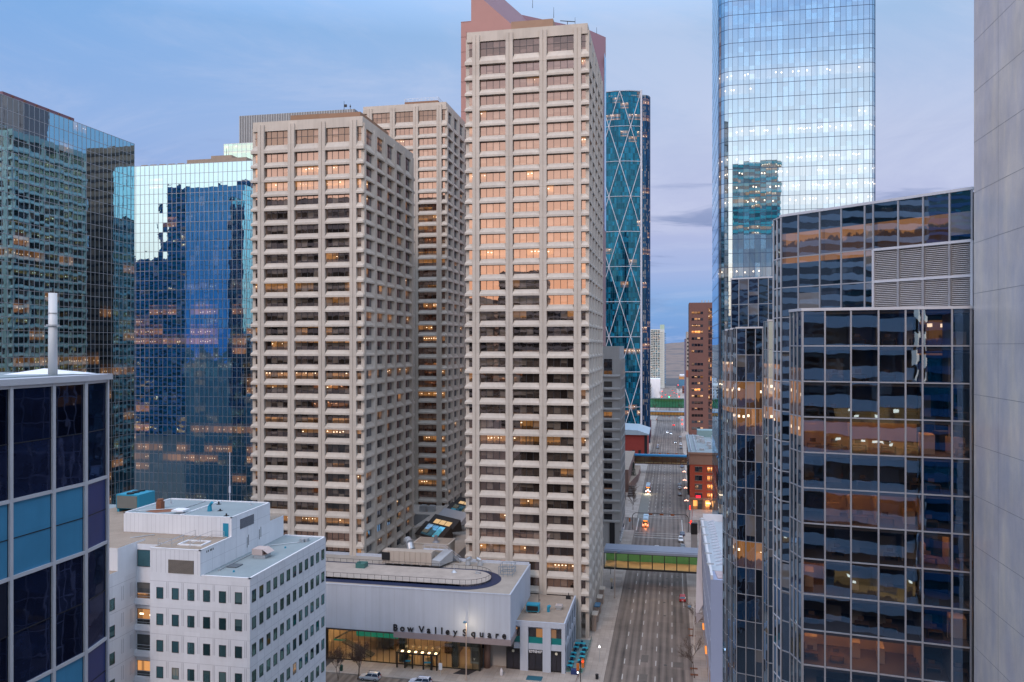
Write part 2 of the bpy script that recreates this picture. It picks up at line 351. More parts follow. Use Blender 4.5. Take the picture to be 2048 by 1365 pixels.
# hills beyond the river
m, n = newmat('dry winter hillside'); p = n.pos()
f = n.noise(n.vmul(p,(1,1,3)), .012, 6, .65); f2 = n.noise(p, .03, 4, .7)
b = n.new('ShaderNodeBsdfPrincipled'); b.inputs['Roughness'].default_value = .95
n.set(b.inputs['Base Color'], n.mixc(n.m('MULTIPLY', f2, .6), n.ramp(f, [(.38,(.055,.06,.065)),(.46,(.14,.11,.095)),(.56,(.20,.145,.115)),(.66,(.09,.085,.09))]), (.2,.17,.16)))
n.out(b.outputs[0]); HILL = m
h = MB(); nx, ny = 60, 16
def hz(x, y):
    t = (y-1800)/1500; t = min(1, max(0, t))
    return -1 + 78*(t*t*(3-2*t)) * (1 + .10*math.sin(x/170+1) + .06*math.sin(x/61)) + 3*math.sin(x/43+y/70)*t
vs = []; fs = []
for j in range(ny+1):
    for i in range(nx+1):
        x = -1500 + 3000*i/nx; y = 1790 + 2500*j/ny; vs.append((x,y,hz(x,y)))
for j in range(ny):
    for i in range(nx): a = j*(nx+1)+i; fs.append((a,a+1,a+nx+2,a+nx+1))
h.add(vs, fs); h.build('hills', HILL, kind='structure', smooth=True)

SIDEG = office('sky-tinted side glass', (.55,.62,.74), .34, floors=.12, pin=.7, pout=.10, le=.45, dark=(.022,.018,.016), blind=(.17,.14,.12), pb=.45, seed=47, pitch=4.0, wav=.0035, group=2.0)  # sky-blue reflection on the right faces is put into this tint
MECHG = office('dull bronze plant glass', (.80,.55,.43), .24, floors=0, pin=0, pout=0, dark=(.05,.035,.03), blind=(.08,.06,.05), pb=.5, seed=5, pitch=1.8, wav=.002)
# ------------------------------------------------------------------ the three concrete office towers
def glass_grid(mb, u0, u1, n, z0, z1, nu, nv=1, uo=0, m=0, vo=0):
    for i in range(nu):
        for j in range(nv):
            a = u0+(u1-u0)*i/nu; b = u0+(u1-u0)*(i+1)/nu; c = z0+(z1-z0)*j/nv; d = z0+(z1-z0)*(j+1)/nv
            mb.quad((a,n,c),(b,n,c),(b,n,d),(a,n,d), m, [(uo+i,vo+j),(uo+i+1,vo+j),(uo+i+1,vo+j+1),(uo+i,vo+j+1)])

def concrete_tower(label, x0, y0, ztop, nfl, zlow, glass, w=32.3, d=42.6, legs=True):
    root = empty('concrete_tower', (x0+w/2, y0+d/2, 0), label, 'office tower')
    x1, y1 = x0+w, y0+d
    faces = dict(front=(F(x0,y0,1,0), w), right=(F(x1,y0,0,1), d), back=(F(x1,y1,-1,0), w), left=(F(x0,y1,0,-1), d))
    zt = ztop-2.6; zm = zt-3.6                      # mechanical storey window band
    zw = zm-2.4; pit = (zw-zlow)/nfl                # head of the top office window
    wh = pit*.565
    wins = []                                        # (size rank, frame, u0, u1, z0, z1, panes, rows)
    wall = MB(); pieces = {}
    sp = [MB() for _ in range(nfl+2)]
    CX = x0+w/2
    for name, (T, L) in faces.items():
        if name in ('front','back'):
            a = (L-4*1.85-3*6.93)/2; bays = []; piers = []
            u = 0.9; bays.append((u, a)); u = a
            for k in range(3): piers.append((u, u+1.85)); bays.append((u+1.85, u+1.85+6.93)); u += 1.85+6.93
            piers.append((u, u+1.85)); bays.append((u+1.85, L-.9)); npan = [1,4,4,4,1]
        elif name == 'right':
            bays = [(3.0+7.95*k, 3.0+7.95*k+4.8) for k in range(5)]; piers = []; npan = [2]*5
        else:
            bays = [(2.2+7.9*k, 2.2+7.9*k+6.6) for k in range(5)]; piers = []; npan = [4]*5
        sols = [] if name in ('front','back') else [(.9, bays[0][0])] + [(bays[k][1], bays[k+1][0]) for k in range(4)] + [(bays[4][1], L-.9)]
        wall.T = T
        wall.box(.45 if name in ('front','back') else .951, L-(.45 if name in ('front','back') else .951), -.95, -.45, zt, ztop)    # parapet band
        if name in ('front','back'):
            for k, (a0, a1) in enumerate(piers):
                pb = MB(T); bot = zlow-(1.7+pit) if not legs else 0.15
                mid = (a0+a1)/2
                z = ztop-.9
                while z > bot+.1:
                    zz = max(bot, z-2*pit)
                    pb.box(a0, mid-.09, -.95, 0, zz+.03, z); pb.box(mid+.09, a1, -.95, 0, zz+.03, z); pb.box(mid-.09, mid+.09, -.95, -.16, zz+.03, z)
                    z = zz
                pb.build('pier', CONC, root)
        else:
            for k, (a0, a1) in enumerate(sols):
                pb = wall; c0 = .0 if k == 0 else .75; c1 = .0 if k == 5 else .75
                o = MB(T)
                pts = [(a0,-1.0),(a1,-1.0),(a1-c1,-.1),(a0+c0,-.1)]
                zb = zlow-2.0 if not legs else .15
                o.add([(p[0],p[1],zb) for p in pts]+[(p[0],p[1],ztop-1.6) for p in pts],
                      [(0,1,5,4),(1,2,6,5),(2,3,7,6),(3,0,4,7),(3,2,1,0),(4,5,6,7)])
                o.build('pier', CONC, root)
        # mechanical storey
        for (a0, a1), np_ in zip(bays, npan):
            wins.append((T, a0, a1, zm, zt, np_, 2))
        for f in range(nfl+1):
            zs1 = zm if f == 0 else zw-(f-1)*pit-wh          # top of spandrel (sill)
            zs0 = zw-f*pit                                    # bottom of spandrel (window head below)
            s = sp[f]; s.T = T
            prof = [(-1.0,zs1),(-.12,zs0+ (zs1-zs0)*.42),(0,zs0+(zs1-zs0)*.30),(0,zs0),(-1.0,zs0)]
            for k, (a0, a1) in enumerate(bays):
                if name in ('front','back'):
                    if k == 0: s.profile(prof, 0.0, a1, e0=.9)
                    elif k == 4: s.profile(prof, a0, L, e1=.9)
                    else: s.profile(prof, a0, a1, e0=.28, e1=.28)
                else:
                    s.profile([(-1.0,zs1),(-.15,zs0+(zs1-zs0)*.30),(-.1,zs0+(zs1-zs0)*.2),(-.1,zs0),(-1.0,zs0)], a0-.7, a1+.7, e0=.7, e1=.7)
            s.box(.95, L-.95, -1.06, -.99, zs0+.02, zs0+.4)
            if name not in ('front','back'):
                s.profile(prof, 0.0, .95, e0=.9); s.profile(prof, L-.95, L, e1=.9)
            if f < nfl:
                for (a0, a1), np_ in zip(bays, npan): wins.append((T, a0, a1, zs0-wh, zs0, np_, 1))
    wall.T = None
    wall.box(x0+1.1, x1-1.1, y0+1.1, y1-1.1, ztop-1.0, ztop-.6)
    wall.box(x0+3.4, x1-3.4, y0+3.4, y1-3.4, .15, ztop-.8)
    wall.build('wall', CONC, root)
    rf = MB(); rf.box(x0+1.2, x1-1.2, y0+1.2, y1-1.2, ztop-.6, ztop-.4); rf.build('roof', ROOFG, root)
    for s in sp[:nfl+1]: s.T = None; s.build('spandrel', CONC, root)
    # windows: the 100 that show largest as parts, the rest as one
    def size(wd):
        T, a0, a1, z0, z1, np_, nv = wd; c = Vector(T((a0+a1)/2, 0, (z0+z1)/2)); nn = Vector(T(0,1,0))-Vector(T(0,0,0))
        v = Vector((0,0,74))-c; cs = v.normalized().dot(nn)
        return -1 if cs <= 0 else (a1-a0)*(z1-z0)*cs/v.length_squared
    wins.sort(key=size, reverse=True)
    rest = MB(); mats = [glass, MULLD, MECHG, SIDEG]
    def draw(mb, wd, uo=0):
        T, a0, a1, z0, z1, np_, nv = wd; mb.T = T
        glass_grid(mb, a0-.1, a1+.1, -.92, z0-.1, z1+.1, np_, nv, uo, 3 if np_ == 2 else 2 if nv > 1 else 0)
        for i in range(1, np_):
            u = a0+(a1-a0)*i/np_; mb.box(u-.05,u+.05,-.93,-.84,z0-.05,z1+.05,1)
        if nv > 1: mb.box(a0-.1,a1+.1,-.93,-.85,(z0+z1)/2-.05,(z0+z1)/2+.05,1)
    for k, wd in enumerate(wins):
        if k < 100:
            b = MB(); draw(b, wd, 0); b.T = None; b.build('window', mats, root)
        else: draw(rest, wd, k*7)
    rest.T = None; rest.build('window', mats, root, kind='stuff')
    return root

TA = concrete_tower('tallest pale concrete grid tower, standing at the edge of the wide street', -52.7, 200.0, 155.3, 35, 7.0, BVG[0])
TB = concrete_tower('pale concrete grid tower behind the white office block, left of the tallest one', -111.5, 196.8, 134.3, 29, 13.0, BVG[1])
TC = concrete_tower('rear concrete grid tower seen in the gap between the two nearer ones', -111.0, 274.0, 161.2, 36, 10.0, BVG[2])

# ------------------------------------------------------------------ curtain walls
def curtain(parent, T, u0, u1, z0, z1, nu, nv, glass, mull, amp=.004, mw=.12, mh=.12, uo=0, proud=.06, name='glass_facade', rnd=R):
    g = MB(T)
    for i in range(nu):
        for j in range(nv):
            a = u0+(u1-u0)*i/nu; b = u0+(u1-u0)*(i+1)/nu; c = z0+(z1-z0)*j/nv; d = z0+(z1-z0)*(j+1)/nv
            s, t = rnd.uniform(-amp,amp)*(b-a), rnd.uniform(-amp,amp)*(d-c)
            g.quad((a,-s-t,c),(b,s-t,c),(b,s+t,d),(a,-s+t,d), 0, [(uo+i,j),(uo+i+1,j),(uo+i+1,j+1),(uo+i,j+1)])
    o = g.build(name, glass, parent)
    if mull:
        b = MB(T)
        for i in range(nu+1):
            u = u0+(u1-u0)*i/nu; b.box(u-mw/2,u+mw/2,-.08,proud,z0,z1)
        for j in range(nv+1):
            z = z0+(z1-z0)*j/nv; b.box(u0,u1,-.08,proud-.012,z-mh/2,z+mh/2)
        b.build('mullion_grid', mull, parent)
    return o
def slab(parent, pts, z0, z1, m, name='wall', mt=None):
    b = MB(); b.prism(pts, z0, z1, 0, 1 if mt else None); return b.build(name, [m, mt] if mt else m, parent)
def rect(x0,x1,y0,y1): return [(x0,y0),(x1,y0),(x1,y1),(x0,y1)]

# mirror glass tower at the far left (its long wall faces the street direction)
t = empty('glass_tower', (-200,200,0), 'blue mirror glass tower at the left edge reflecting a concrete grid', 'office tower')
curtain(t, F(-185.5,120,0,1), 0, 128.6, 0, 145, 66, 37, FIFTHG, MULL, .0012, .14, .14)
slab(t, rect(-214,-185.8,120,248.4), 0, 144.9, MULLD, 'wall', ROOFB)
curtain(t, F(-185.5,248.6,-1,0), 0, 28.5, 0, 145, 14, 37, FIFTHG, MULL, .0012, .14, .14, uo=90, name='end_glass')
b = MB(); b.box(-212,-189,196,224,144.9,147.3); b.build('roof_screen', MAROOND, t)
b = MB()
for k in range(6):
    y = 198+k*4.5
    b.cyl((-188.9,y,145.2),(-188.9,y+1.4,147.1),.09,.09,5); b.cyl((-188.9,y+2.8,145.2),(-188.9,y+1.4,147.1),.09,.09,5); b.cyl((-188.9,y+1.4,145),(-188.9,y+1.4,147.2),.09,.09,5)
b.build('roof_brace', RUST, t)
# its twin, facing the camera
t = empty('glass_tower', (-165,300,0), 'mirror glass tower behind with bright sky in its top storeys', 'office tower')
curtain(t, F(-214,285,1,0), 0, 65, 0, 146.3, 32, 38, FIFTHN, MULL, .003, .16, .16, uo=200)
slab(t, rect(-214,-149.1,285.4,330), 0, 146.2, MULLD, 'wall', ROOFB)
b = MB()
for k in range(6): b.box(-211+k*4.1,-208.4+k*4.1,287,290,146.2,147.2)
b.box(-191,-165,288,300,146.2,148.6); b.box(-181,-172,289,296,148.6,150.0); b.build('roof_plant', ROOFT, t)
b = MB(); b.cyl((-176,292,150),(-176,292,153.6),.12,.06,6); b.build('mast', DARK, t)
# grey penthouse tower behind with a green glass shaft
t = empty('penthouse_tower', (-185,395,0), 'tower with grey ribbed metal penthouse above pale green glass', 'office tower')
curtain(t, F(-224.5,370,1,0), 0, 75, 0, 177, 30, 44, office('pale green glass', (.7,.95,.85), .5, floors=.1, pout=.05, dark=(.10,.18,.15), seed=161, wav=.002, rand=False), MULLW, .003, .2, .2)
slab(t, rect(-224.5,-149,370.4,420), 0, 177, MULLD)
b = MB(); b.prism(rect(-216.5,-154,371,415),177,191.2,0,1); b.build('penthouse', [mat('ribbed grey metal', (.20,.21,.22), .5, .3), ROOFB], t)
b = MB(F(-216.5,371,1,0))
for k in range(46): b.box(k*1.36+.2,k*1.36+.55,0.02,.28,177,191.1)
b.build('rib', mat('pale rib metal', (.38,.40,.41), .5, .3), t)
b = MB(); b.cyl((-160,380,191),(-160,380,196.5),.16,.08,6); b.box(-160.3,-159.7,379.8,380.2,195,195.8); b.build('mast', DARK, t)
t = empty('glass_pyramid', (-205,330,140), 'small blue glass pyramid roof peeking over the mirror tower', 'pyramid roof')
b = MB(); c = (-197.5,352,163.2); q = [(-206,345),(-189,345),(-189,360),(-206,360)]
b.add([(x,y,156.0) for x,y in q]+[c], [(0,1,4),(1,2,4),(2,3,4),(3,0,4)]); b.prism(q,100,156.0,1); b.build('pyramid', [mat('blue roof glass', (.02,.10,.2), .15, spec=.8), MAROON], t)

# rooftop features of the concrete towers
b = MB(); b.box(-104,-93,205,216,133.7,138.0); b.build('roof_plant', mat('brown plant cladding', (.25,.15,.09), .7), TB)
b = MB(); b.box(-95,-83,204,226,133.8,137.6); b.build('roof_plant', mat('brown plant cladding b', (.27,.16,.10), .7), TB)
b = MB(); b.cyl((-92,214,137),(-92,214,144),.12,.05,6); b.box(-91.9,-91.2,213.8,214.2,142.3,143); b.build('mast', DARK, TB)
b = MB(); b.box(-98,-85,284,298,160.7,165.0); b.build('roof_plant', mat('brown plant cladding c', (.23,.13,.08), .7), TC)
b = MB()
for z in (165.6,166.2): b.tube([(-98,284.1,z),(-85,284.1,z),(-85,298,z),(-98,298,z),(-98,284.1,z)], .05, 4)
for k in range(9): b.cyl((-98+k*1.62,284.1,165),(-98+k*1.62,284.1,166.2),.05,.05,4)
b.build('guard_rail', STEEL, TC)
b = MB(); b.box(-41,-30,203,212,154.8,158.2); b.build('roof_plant', mat('tan plant cladding', (.30,.19,.13), .7), TA)

# maroon tower with its sloping roof
t = empty('maroon_tower', (-55,330,0), 'maroon stone tower with a steep wedge roof behind the tallest concrete tower', 'office tower')
y0, y1 = 310, 324
b = MB()
b.box(-83.2,-79.0,y0,y1,0,204.3)
fr = [(-79.0,0),(-26.3,0),(-26.3,172),(-34,176),(-61,200.3),(-79.0,217.0)]
bk = [(-79.0,0),(-26.3,0),(-26.3,199),(-34,203),(-61,211.0),(-79.0,228.0)]
def yb(p): return (p[0], y1, p[1])
b.add([(p[0],y0,p[1]) for p in fr]+[(p[0],y1,p[1]) for p in bk], [tuple(range(6)),(6,7,1,0),(7,8,2,1),(11,6,0,5),tuple(range(11,5,-1))], 0)
b.add([(-26.3,y0,172),(-34,y0,176),(-61,y0,200.3),(-79,y0,217),(-26.3,y1,199),(-34,y1,203),(-61,y1,211),(-79,y1,228)], [(0,4,5,1),(1,5,6,2),(2,6,7,3)], 1)
b.build('wall', [MAROON, MAROOND], t)
b = MB()
for z in range(150,205,6): b.box(-83.25,-79.05,y0-.05,y0,z,z+.12)
for x in (-81,-72,-66): b.box(x,x+.12,y0-.06,y0,100,200)
b.build('panel_joint', mat('dark joint', (.14,.07,.07), .8), t)
b = MB()
for k in range(6):
    t_ = k/5; x = -74+t_*44; z = 226-t_*24; m_ = MB(); m_.cyl((x,y1,z-3),(x,y1,z+1.4),.12,.06,5); m_.build('roof_mast', DARK, t)
b.tube([(-41.8,y1-1,203),(-41.8,y1-1,206.4)],.14,6); b.tube([(-44.8,y1-1,206.8),(-38.6,y1-1,205.9)],.16,6); b.build('roof_aerial', DARK, t)
b = MB(); b.box(-118,-86,346,380,0,172); b.build('wing', mat('hidden brown slab', (.34,.18,.13), .7, var=.15), t)  # unseen slab added to give the left mirror tower its brown reflection
b = MB(F(-118,346,1,0))
for k in range(40): b.box(.5,31.5,.02,.3,4+k*4.2,5.4+k*4.2)
b.build('hidden_slab_band', mat('brown window band', (.10,.06,.05), .3), t)
curtain(t, F(-26.2,y0+6,0,1), 0, y1-y0-6, 120, 190, 3, 14, BROOKG, None)

# small concrete block by the pavement
t = empty('concrete_block', (-30,308,0), 'narrow grey concrete block standing just beyond the tallest tower', 'office building')
slab(t, rect(-45,-18.9,294.6,322), .15, 73.8, CONC2, 'wall', ROOFG)
T = F(-45,294.5,1,0)
for k in range(17):
    z = 62.5-k*3.75 if k else 63.5
    if z < 8: break
    h_ = 5.6 if k == 0 else 2.1
    b = MB(T); glass_grid(b, 20.4,23.4,.02,z,z+h_,1); b.box(21.85,21.95,.0,.06,z,z+h_,1); b.build('window', [SMALLG, MULLD], t)
    b = MB(T); b.profile([(0,z-.05),(.35,z-.5),(.35,z-1.0),(0,z-1.0)], 17.6, 26.2, e0=.2, e1=0); b.build('sill', CONC2, t)
T = F(-18.9,294.6,0,1); rest = MB(T); m_ = MB(T)
for k in range(17):
    z = 62.5-k*3.75
    for j in range(7):
        glass_grid(rest, 1.2+j*3.7,3.9+j*3.7,.03,z,z+2.4,1,1,k*9+j*2)
        m_.profile([(.02,z-.05),(.45,z-.5),(.45,z-1.0),(.02,z-1.0)], .9+j*3.7, 4.2+j*3.7, e0=.3, e1=.3)
    if k % 3 == 0: pass
for j in range(8): m_.box(.1+j*3.7,1.05+j*3.7,.02,.5,6,69)
rest.build('window', [SMALLG], t, kind='stuff'); m_.build('pier', CONC2, t)
b = MB(); b.box(-22.5,-20.6,293.9,294.55,.15,9); b.build('door', DARK, t)
def poly_curtain(parent, pts, z0, z1, pw, nv, glass, mull, amp=.003, mw=.12, mh=.12, uo=0, proud=.06):
    g = MB(); b = MB(); k = uo
    for p, q in zip(pts[:-1], pts[1:]):
        L = math.hypot(q[0]-p[0], q[1]-p[1]); nu = max(1, round(L/pw)); T = F(p[0],p[1],q[0]-p[0],q[1]-p[1])
        g.T = b.T = T
        for i in range(nu):
            for j in range(nv):
                a = L*i/nu; e = L*(i+1)/nu; c = z0+(z1-z0)*j/nv; d = z0+(z1-z0)*(j+1)/nv
                s, t = R.uniform(-amp,amp)*(e-a), R.uniform(-amp,amp)*(d-c)
                g.quad((a,-s-t,c),(e,s-t,c),(e,s+t,d),(a,-s+t,d),0,[(k+i,j),(k+i+1,j),(k+i+1,j+1),(k+i,j+1)])
            b.box(L*i/nu-mw/2, L*i/nu+mw/2, -.05, proud, z0, z1)
        for j in range(nv+1):
            z = z0+(z1-z0)*j/nv; b.box(0,L,-.05,proud-.012,z-mh/2,z+mh/2)
        k += nu
    g.T = b.T = None
    g.build('glass_facade', glass, parent)
    if mull: b.build('mullion_grid', mull, parent)
def cut_curtain(parent, T, us, zs, glass, mull, w=.17, amp=.004, proud=.10, skip=(), name='glass_facade'):
    # facade with its own column and row lines
    g = MB(T)
    for i in range(len(us)-1):
        for j in range(len(zs)-1):
            if (i,j) in skip: continue
            a, b, c, d = us[i], us[i+1], zs[j], zs[j+1]
            s, t = R.uniform(-amp,amp)*(b-a), R.uniform(-amp,amp)*(d-c)
            g.quad((a,-s-t,c),(b,s-t,c),(b,s+t,d),(a,-s+t,d),0,[(i,j),(i+1,j),(i+1,j+1),(i,j+1)])
    g.build(name, glass, parent)
    m = MB(T)
    for u in us: m.box(u-w/2,u+w/2,-.1,proud,zs[0],zs[-1])
    for z in zs: m.box(us[0],us[-1],-.1,proud-.015,z-w*.4,z+w*.4)
    m.build('mullion_grid', mull, parent)

# ------------------------------------------------------------------ curved glass tower with white diagrid
t = empty('diagrid_tower', (-40,630,0), 'curved teal glass skyscraper with a white triangular lattice', 'skyscraper')
crv = [(-86,628),(-72,615),(-60,608),(-50,604.2),(-41,602.8),(-32,603.8),(-22.8,607.3)]
end = [(-22.8,607.6),(-19.3,608.6),(-17.0,611.0),(-16.2,615),(-16.6,622),(-20,634),(-30,645)]
poly_curtain(t, crv, 0, 266, 1.55, 63, BOWG, MULLB, .003, .10, .10)
poly_curtain(t, end, 0, 263, 1.2, 62, office('navy curtain glass', (.05,.22,.45), .14, floors=.12, pin=.4, pout=.03, dark=(.002,.012,.03), pitch=4.2, seed=87, wav=.003, rand=False, group=3.0), MULLB, .003, .28, .08, uo=80)
def bow(s):                                   # point at arc length s from the right-hand corner
    for p, q in zip(crv[::-1][:-1], crv[::-1][1:]):
        L = math.hypot(q[0]-p[0], q[1]-p[1])
        if s <= L: k = s/L; d = ((q[0]-p[0])/L, (q[1]-p[1])/L); return (p[0]+(q[0]-p[0])*k - .25*(-d[1])*-1*0 + 0, p[1]+(q[1]-p[1])*k-.5)
        s -= L
    return crv[0]
PW = mat('white painted steel', (.52,.55,.62), .45)
dg = MB(); hb = MB()
lv = 26.4; nl = 10
for i in range(nl):
    z1 = 265.5-lv*i; z0 = max(0, z1-lv)
    for k in range(-1, 5):
        s = 16.4*k + (0 if i % 2 == 0 else 8.2)
        for sg in (-1, 1):
            a, b = s, s+8.2*sg
            if a < 0 or b < 0 or a > 66 or b > 66: continue
            for q in range(4):
                s0, s1 = a+(b-a)*q/4, a+(b-a)*(q+1)/4; za, zb = z1-(z1-z0)*q/4, z1-(z1-z0)*(q+1)/4
                dg.cyl((*bow(s0),za),(*bow(s1),zb),.26,.26,6)
    for q in range(16): hb.cyl((*bow(q*4.1),z1),(*bow(q*4.1+4.1),z1),.22,.22,6)
dg.build('diagonal_brace', PW, t); hb.build('ring_beam', PW, t)
b = MB(); b.cyl((-22.7,606.9,0),(-22.7,606.9,266.5),.75,.75,8); b.build('corner_column', PW, t)
b = MB(); b.prism(crv+end[1:]+[(-70,650)],262,262.6); b.build('roof', ROOFB, t)

# ------------------------------------------------------------------ round-cornered glass tower on the right
t = empty('glass_tower', (36,272,0), 'pale blue rounded-corner glass skyscraper rising out of the top of the photo', 'skyscraper')
def arc(cx, cy, r, a0, a1, n): return [(cx+r*math.cos(rad(a0+(a1-a0)*i/n)), cy+r*math.sin(rad(a0+(a1-a0)*i/n))) for i in range(n+1)]
pts = [(14.0,291)] + arc(18,254,4,180,270,5) + arc(56.9,252,2,270,360,4) + [(58.9,291)]
poly_curtain(t, pts[1:], 0, 204, 1.62, 48, BROOKG, MULLB, .0010, .09, .13, proud=.05)
curtain(t, F(14.0,291,0,-1), 0, 37, 0, 204, 10, 48, BROOKG, None, .0015, uo=300)
b = MB(F(14.0,291,0,-1))
for k in range(49): b.box(0,37,-.05,.02,204*k/48-.08,204*k/48+.08)
b.build('mullion_grid', MULLB, t)
b = MB(); b.prism([(p[0]*.985+.5,p[1]+.5) for p in pts],0,203.5); b.build('wall', MULLB, t)

# ------------------------------------------------------------------ stepped dark glass building at the right
t = empty('stepped_glass_building', (30,110,0), 'dark glass building with stepped facets and grey louvres beside the stone wall', 'office building')
zs = [77.8-3.82*k for k in range(0,20)][::-1]
T = F(13.8,90.5,15.9,-2.4)
us = [.05,2.28,4.84,7.5,10.05,11.63,14.32,16.0]
RG = clear('right building clear glass', (.42,.67,.98), .36, (.58,.58,.58), .0032, .3)
cut_curtain(t, T, us, zs, RG, MULL, .17, .0022)
# rooms behind the glass
ROOM = mat('office plaster', (.58,.47,.36), .9, var=.1); CARP = mat('office carpet', (.20,.16,.13), .95); DESK = mat('desk wood', (.20,.12,.07), .6)
fl = MB(T)
for z in zs: fl.box(.1,16.0,-7.0,-.12,z-.42,z-.02)
fl.build('floor_slab', CARP, t)
b = MB(T); b.box(0,16.2,-7.4,-7.0,zs[0],77.6); b.box(.0,.1,-7,-.2,zs[0],77.6); b.build('room_wall', ROOM, t)
rr = random.Random(5); pb = MB(T); ds = MB(T); LP = MB(T)
litrow = {3:(0,7),5:(1,4),6:(5,7),7:(0,1),8:(6,7),9:(0,4),11:(5,7),12:(0,5),14:(1,6),15:(4,7)}
for k in range(19):
    zt_ = 77.8-3.82*k; z0 = zt_-3.82
    for i in range(7):
        if rr.random() < .5: pb.box(us[i]-.06,us[i]+.06,-7,-rr.choice((.5,1.6,2.5)),z0,zt_-.45)
        if rr.random() < .45: pb.box(us[i]+.2,us[i]+rr.uniform(.8,2.0),-rr.uniform(2.5,5),-rr.uniform(5.0,5.4),z0,z0+rr.uniform(1.2,2.7))
        if rr.random() < .6: x = us[i]+rr.uniform(.1,.8); ds.box(x,x+1.4,-2.6,-1.6,z0+.68,z0+.76); ds.box(x,x+.06,-2.6,-1.6,z0,z0+.68); ds.box(x+1.34,x+1.4,-2.6,-1.6,z0,z0+.68); ds.box(x+.3,x+.9,-2.5,-2.4,z0+.9,z0+1.3)
    if k in litrow:
        a, c = litrow[k]
        for i in range(a, c):
            for y in (-1.6,-3.4,-5.2): LP.box(us[i]+.35,us[i+1]-.35,y-.25,y+.25,zt_-.50,zt_-.44)
pb.build('partition', ROOM, t); ds.build('desk', DESK, t); LP.build('ceiling_lamp', glow('warm ceiling lamps', (1,.44,.15), 6), t)
b = MB(T); b.box(-.1,16.3,-.5,.16,77.75,78.05); b.box(-.1,16.3,-7.4,-.5,77.6,77.9); b.build('coping', MULLW, t)
T = F(13.0,93.6,.8,-3.1)
cut_curtain(t, T, [0,1.0,2.0,3.15], zs, DARKG, MULL, .15, .004, name='return_glass')
b = MB(T); b.box(-.1,3.2,-.4,.16,77.75,78.05); b.build('coping', MULLW, t)
UPG = office('set-back facet glass', (.44,.68,.96), .38, floors=.12, pin=.5, pout=.02, le=.45, dark=(.008,.010,.014), pb=.05, pitch=3.82, off=.1, seed=241, wav=.0035, wscale=.25, rand=False)
# tall set-back facet
T = F(13.7,106.8,17.4,-14.99)
us = [.05,2.48,5.41,8.21,11.13,12.15,15.06,17.82,20.61,22.85]
zu = [4.5+3.82*k for k in range(19)] + [77.6,81.4,85.2,90.5]
skip = [(i,j) for i in range(5,9) for j in (len(zu)-3,len(zu)-4)]
cut_curtain(t, T, us, zu, UPG, MULL, .17, .0022, skip=skip)
lo = MB(T); fr = MB(T)
for i in range(5,9):
    for z0,z1 in ((77.9,81.3),(81.5,85.0)):
        k = 0
        while z0+.12+k*.21 < z1:
            z = z0+.05+k*.21; lo.add([(us[i]+.12,-.22,z+.13),(us[i+1]-.12,-.22,z+.13),(us[i+1]-.12,-.02,z),(us[i]+.12,-.02,z),(us[i]+.12,-.22,z+.16),(us[i+1]-.12,-.22,z+.16),(us[i+1]-.12,-.02,z+.05),(us[i]+.12,-.02,z+.05)],[(0,1,2,3),(4,5,6,7),(3,2,6,7),(0,1,5,4)]); k += 1
        fr.box(us[i],us[i+1],-.4,-.3,z0,z1,1)
    for u in (us[i],us[i+1]): fr.box(u-.12,u+.12,-.28,.13,77.75,85.1)
for z in (77.7,81.4,85.1): fr.box(us[5],us[9],-.28,.14,z-.13,z+.13)
lo.build('louvre', mat('grey louvre blade', (.47,.46,.47), .5, .2), t); fr.build('louvre_frame', [MULLW, DARK], t)
b = MB(T); b.box(-.15,23.0,-.5,.16,90.45,90.75); b.build('coping', MULLW, t)
b = MB(); b.prism([(13.9,107.2),(31.2,92.3),(60,92.3),(60,128),(24,128)],0,90.3,0,1); b.build('wall', [MULLD, ROOFB], t)
T = F(13.1,109.4,.6,-2.6); cut_curtain(t, T, [0,1.3,2.66], zu, DARKG, MULLW, .16, .004, name='return_glass')
# further facets
def facet(a, b_, us, ztop, zlow, pit, glass=DARKG, ret=1.6):
    T = F(a[0],a[1],b_[0]-a[0],b_[1]-a[1]); z = [ztop-pit*k for k in range(int((ztop-zlow)/pit)+1)][::-1]
    cut_curtain(t, T, us, z, glass, MULL, .12, .005)
    m_ = MB(T); m_.box(us[0]-.12,us[-1]+.05,-.5,.15,ztop-.02,ztop+.22); m_.build('coping', MULLW, t); m_ = MB(T); m_.box(us[0],us[-1]+.4,-.9,-.15,zlow,ztop-.1); m_.build('core', MULLD, t)
    if ret:
        T2 = F(a[0]-.35,a[1]+ret,.35,-ret); m2 = math.hypot(.35,ret); cut_curtain(t, T2, [0,m2/2,m2-.02], z, glass, MULL, .08, .004, name='return_glass', proud=.03)
facet((12.6,111.5),(14.5,111.2),[.05,1.9],77.3,1,3.82)
facet((9.1,119.1),(12.7,118.0),[.05,1.38,2.71,3.7],76.5,1,3.82, office('brown lit dark glass', (.40,.64,.92), .30, floors=.12, pin=.8, pout=.05, le=.5, dark=(.01,.012,.016), pb=.1, pitch=3.82, off=.02, seed=171, wav=.007, wscale=.4, rand=False))
facet((8.55,121.6),(9.15,121.2),[.03,.68],76.4,1,3.82)
facet((8.0,124.2),(8.5,123.9),[.03,.55],76.3,1,3.82, ret=2.2)
facet((9.4,134.5),(17,131.5),[.1,1.36,2.9,4.5,6.08,6.78,7.9],84.8,50,4.1, ret=0)
b = MB(); b.prism([(9.2,119.6),(14,118.6),(16,112),(22,112),(24,134),(9.4,135.2),(8.6,125)],0,76.1,0,1); b.build('wall', [MULLD, ROOFB], t)
b = MB(F(9.4,134.5,7.6,-3.0)); 
for k in range(22): b.box(6.9,7.75,.02,.14,77.6+k*.2-0,77.7+k*.2)
b.build('louvre', MULLW, t)

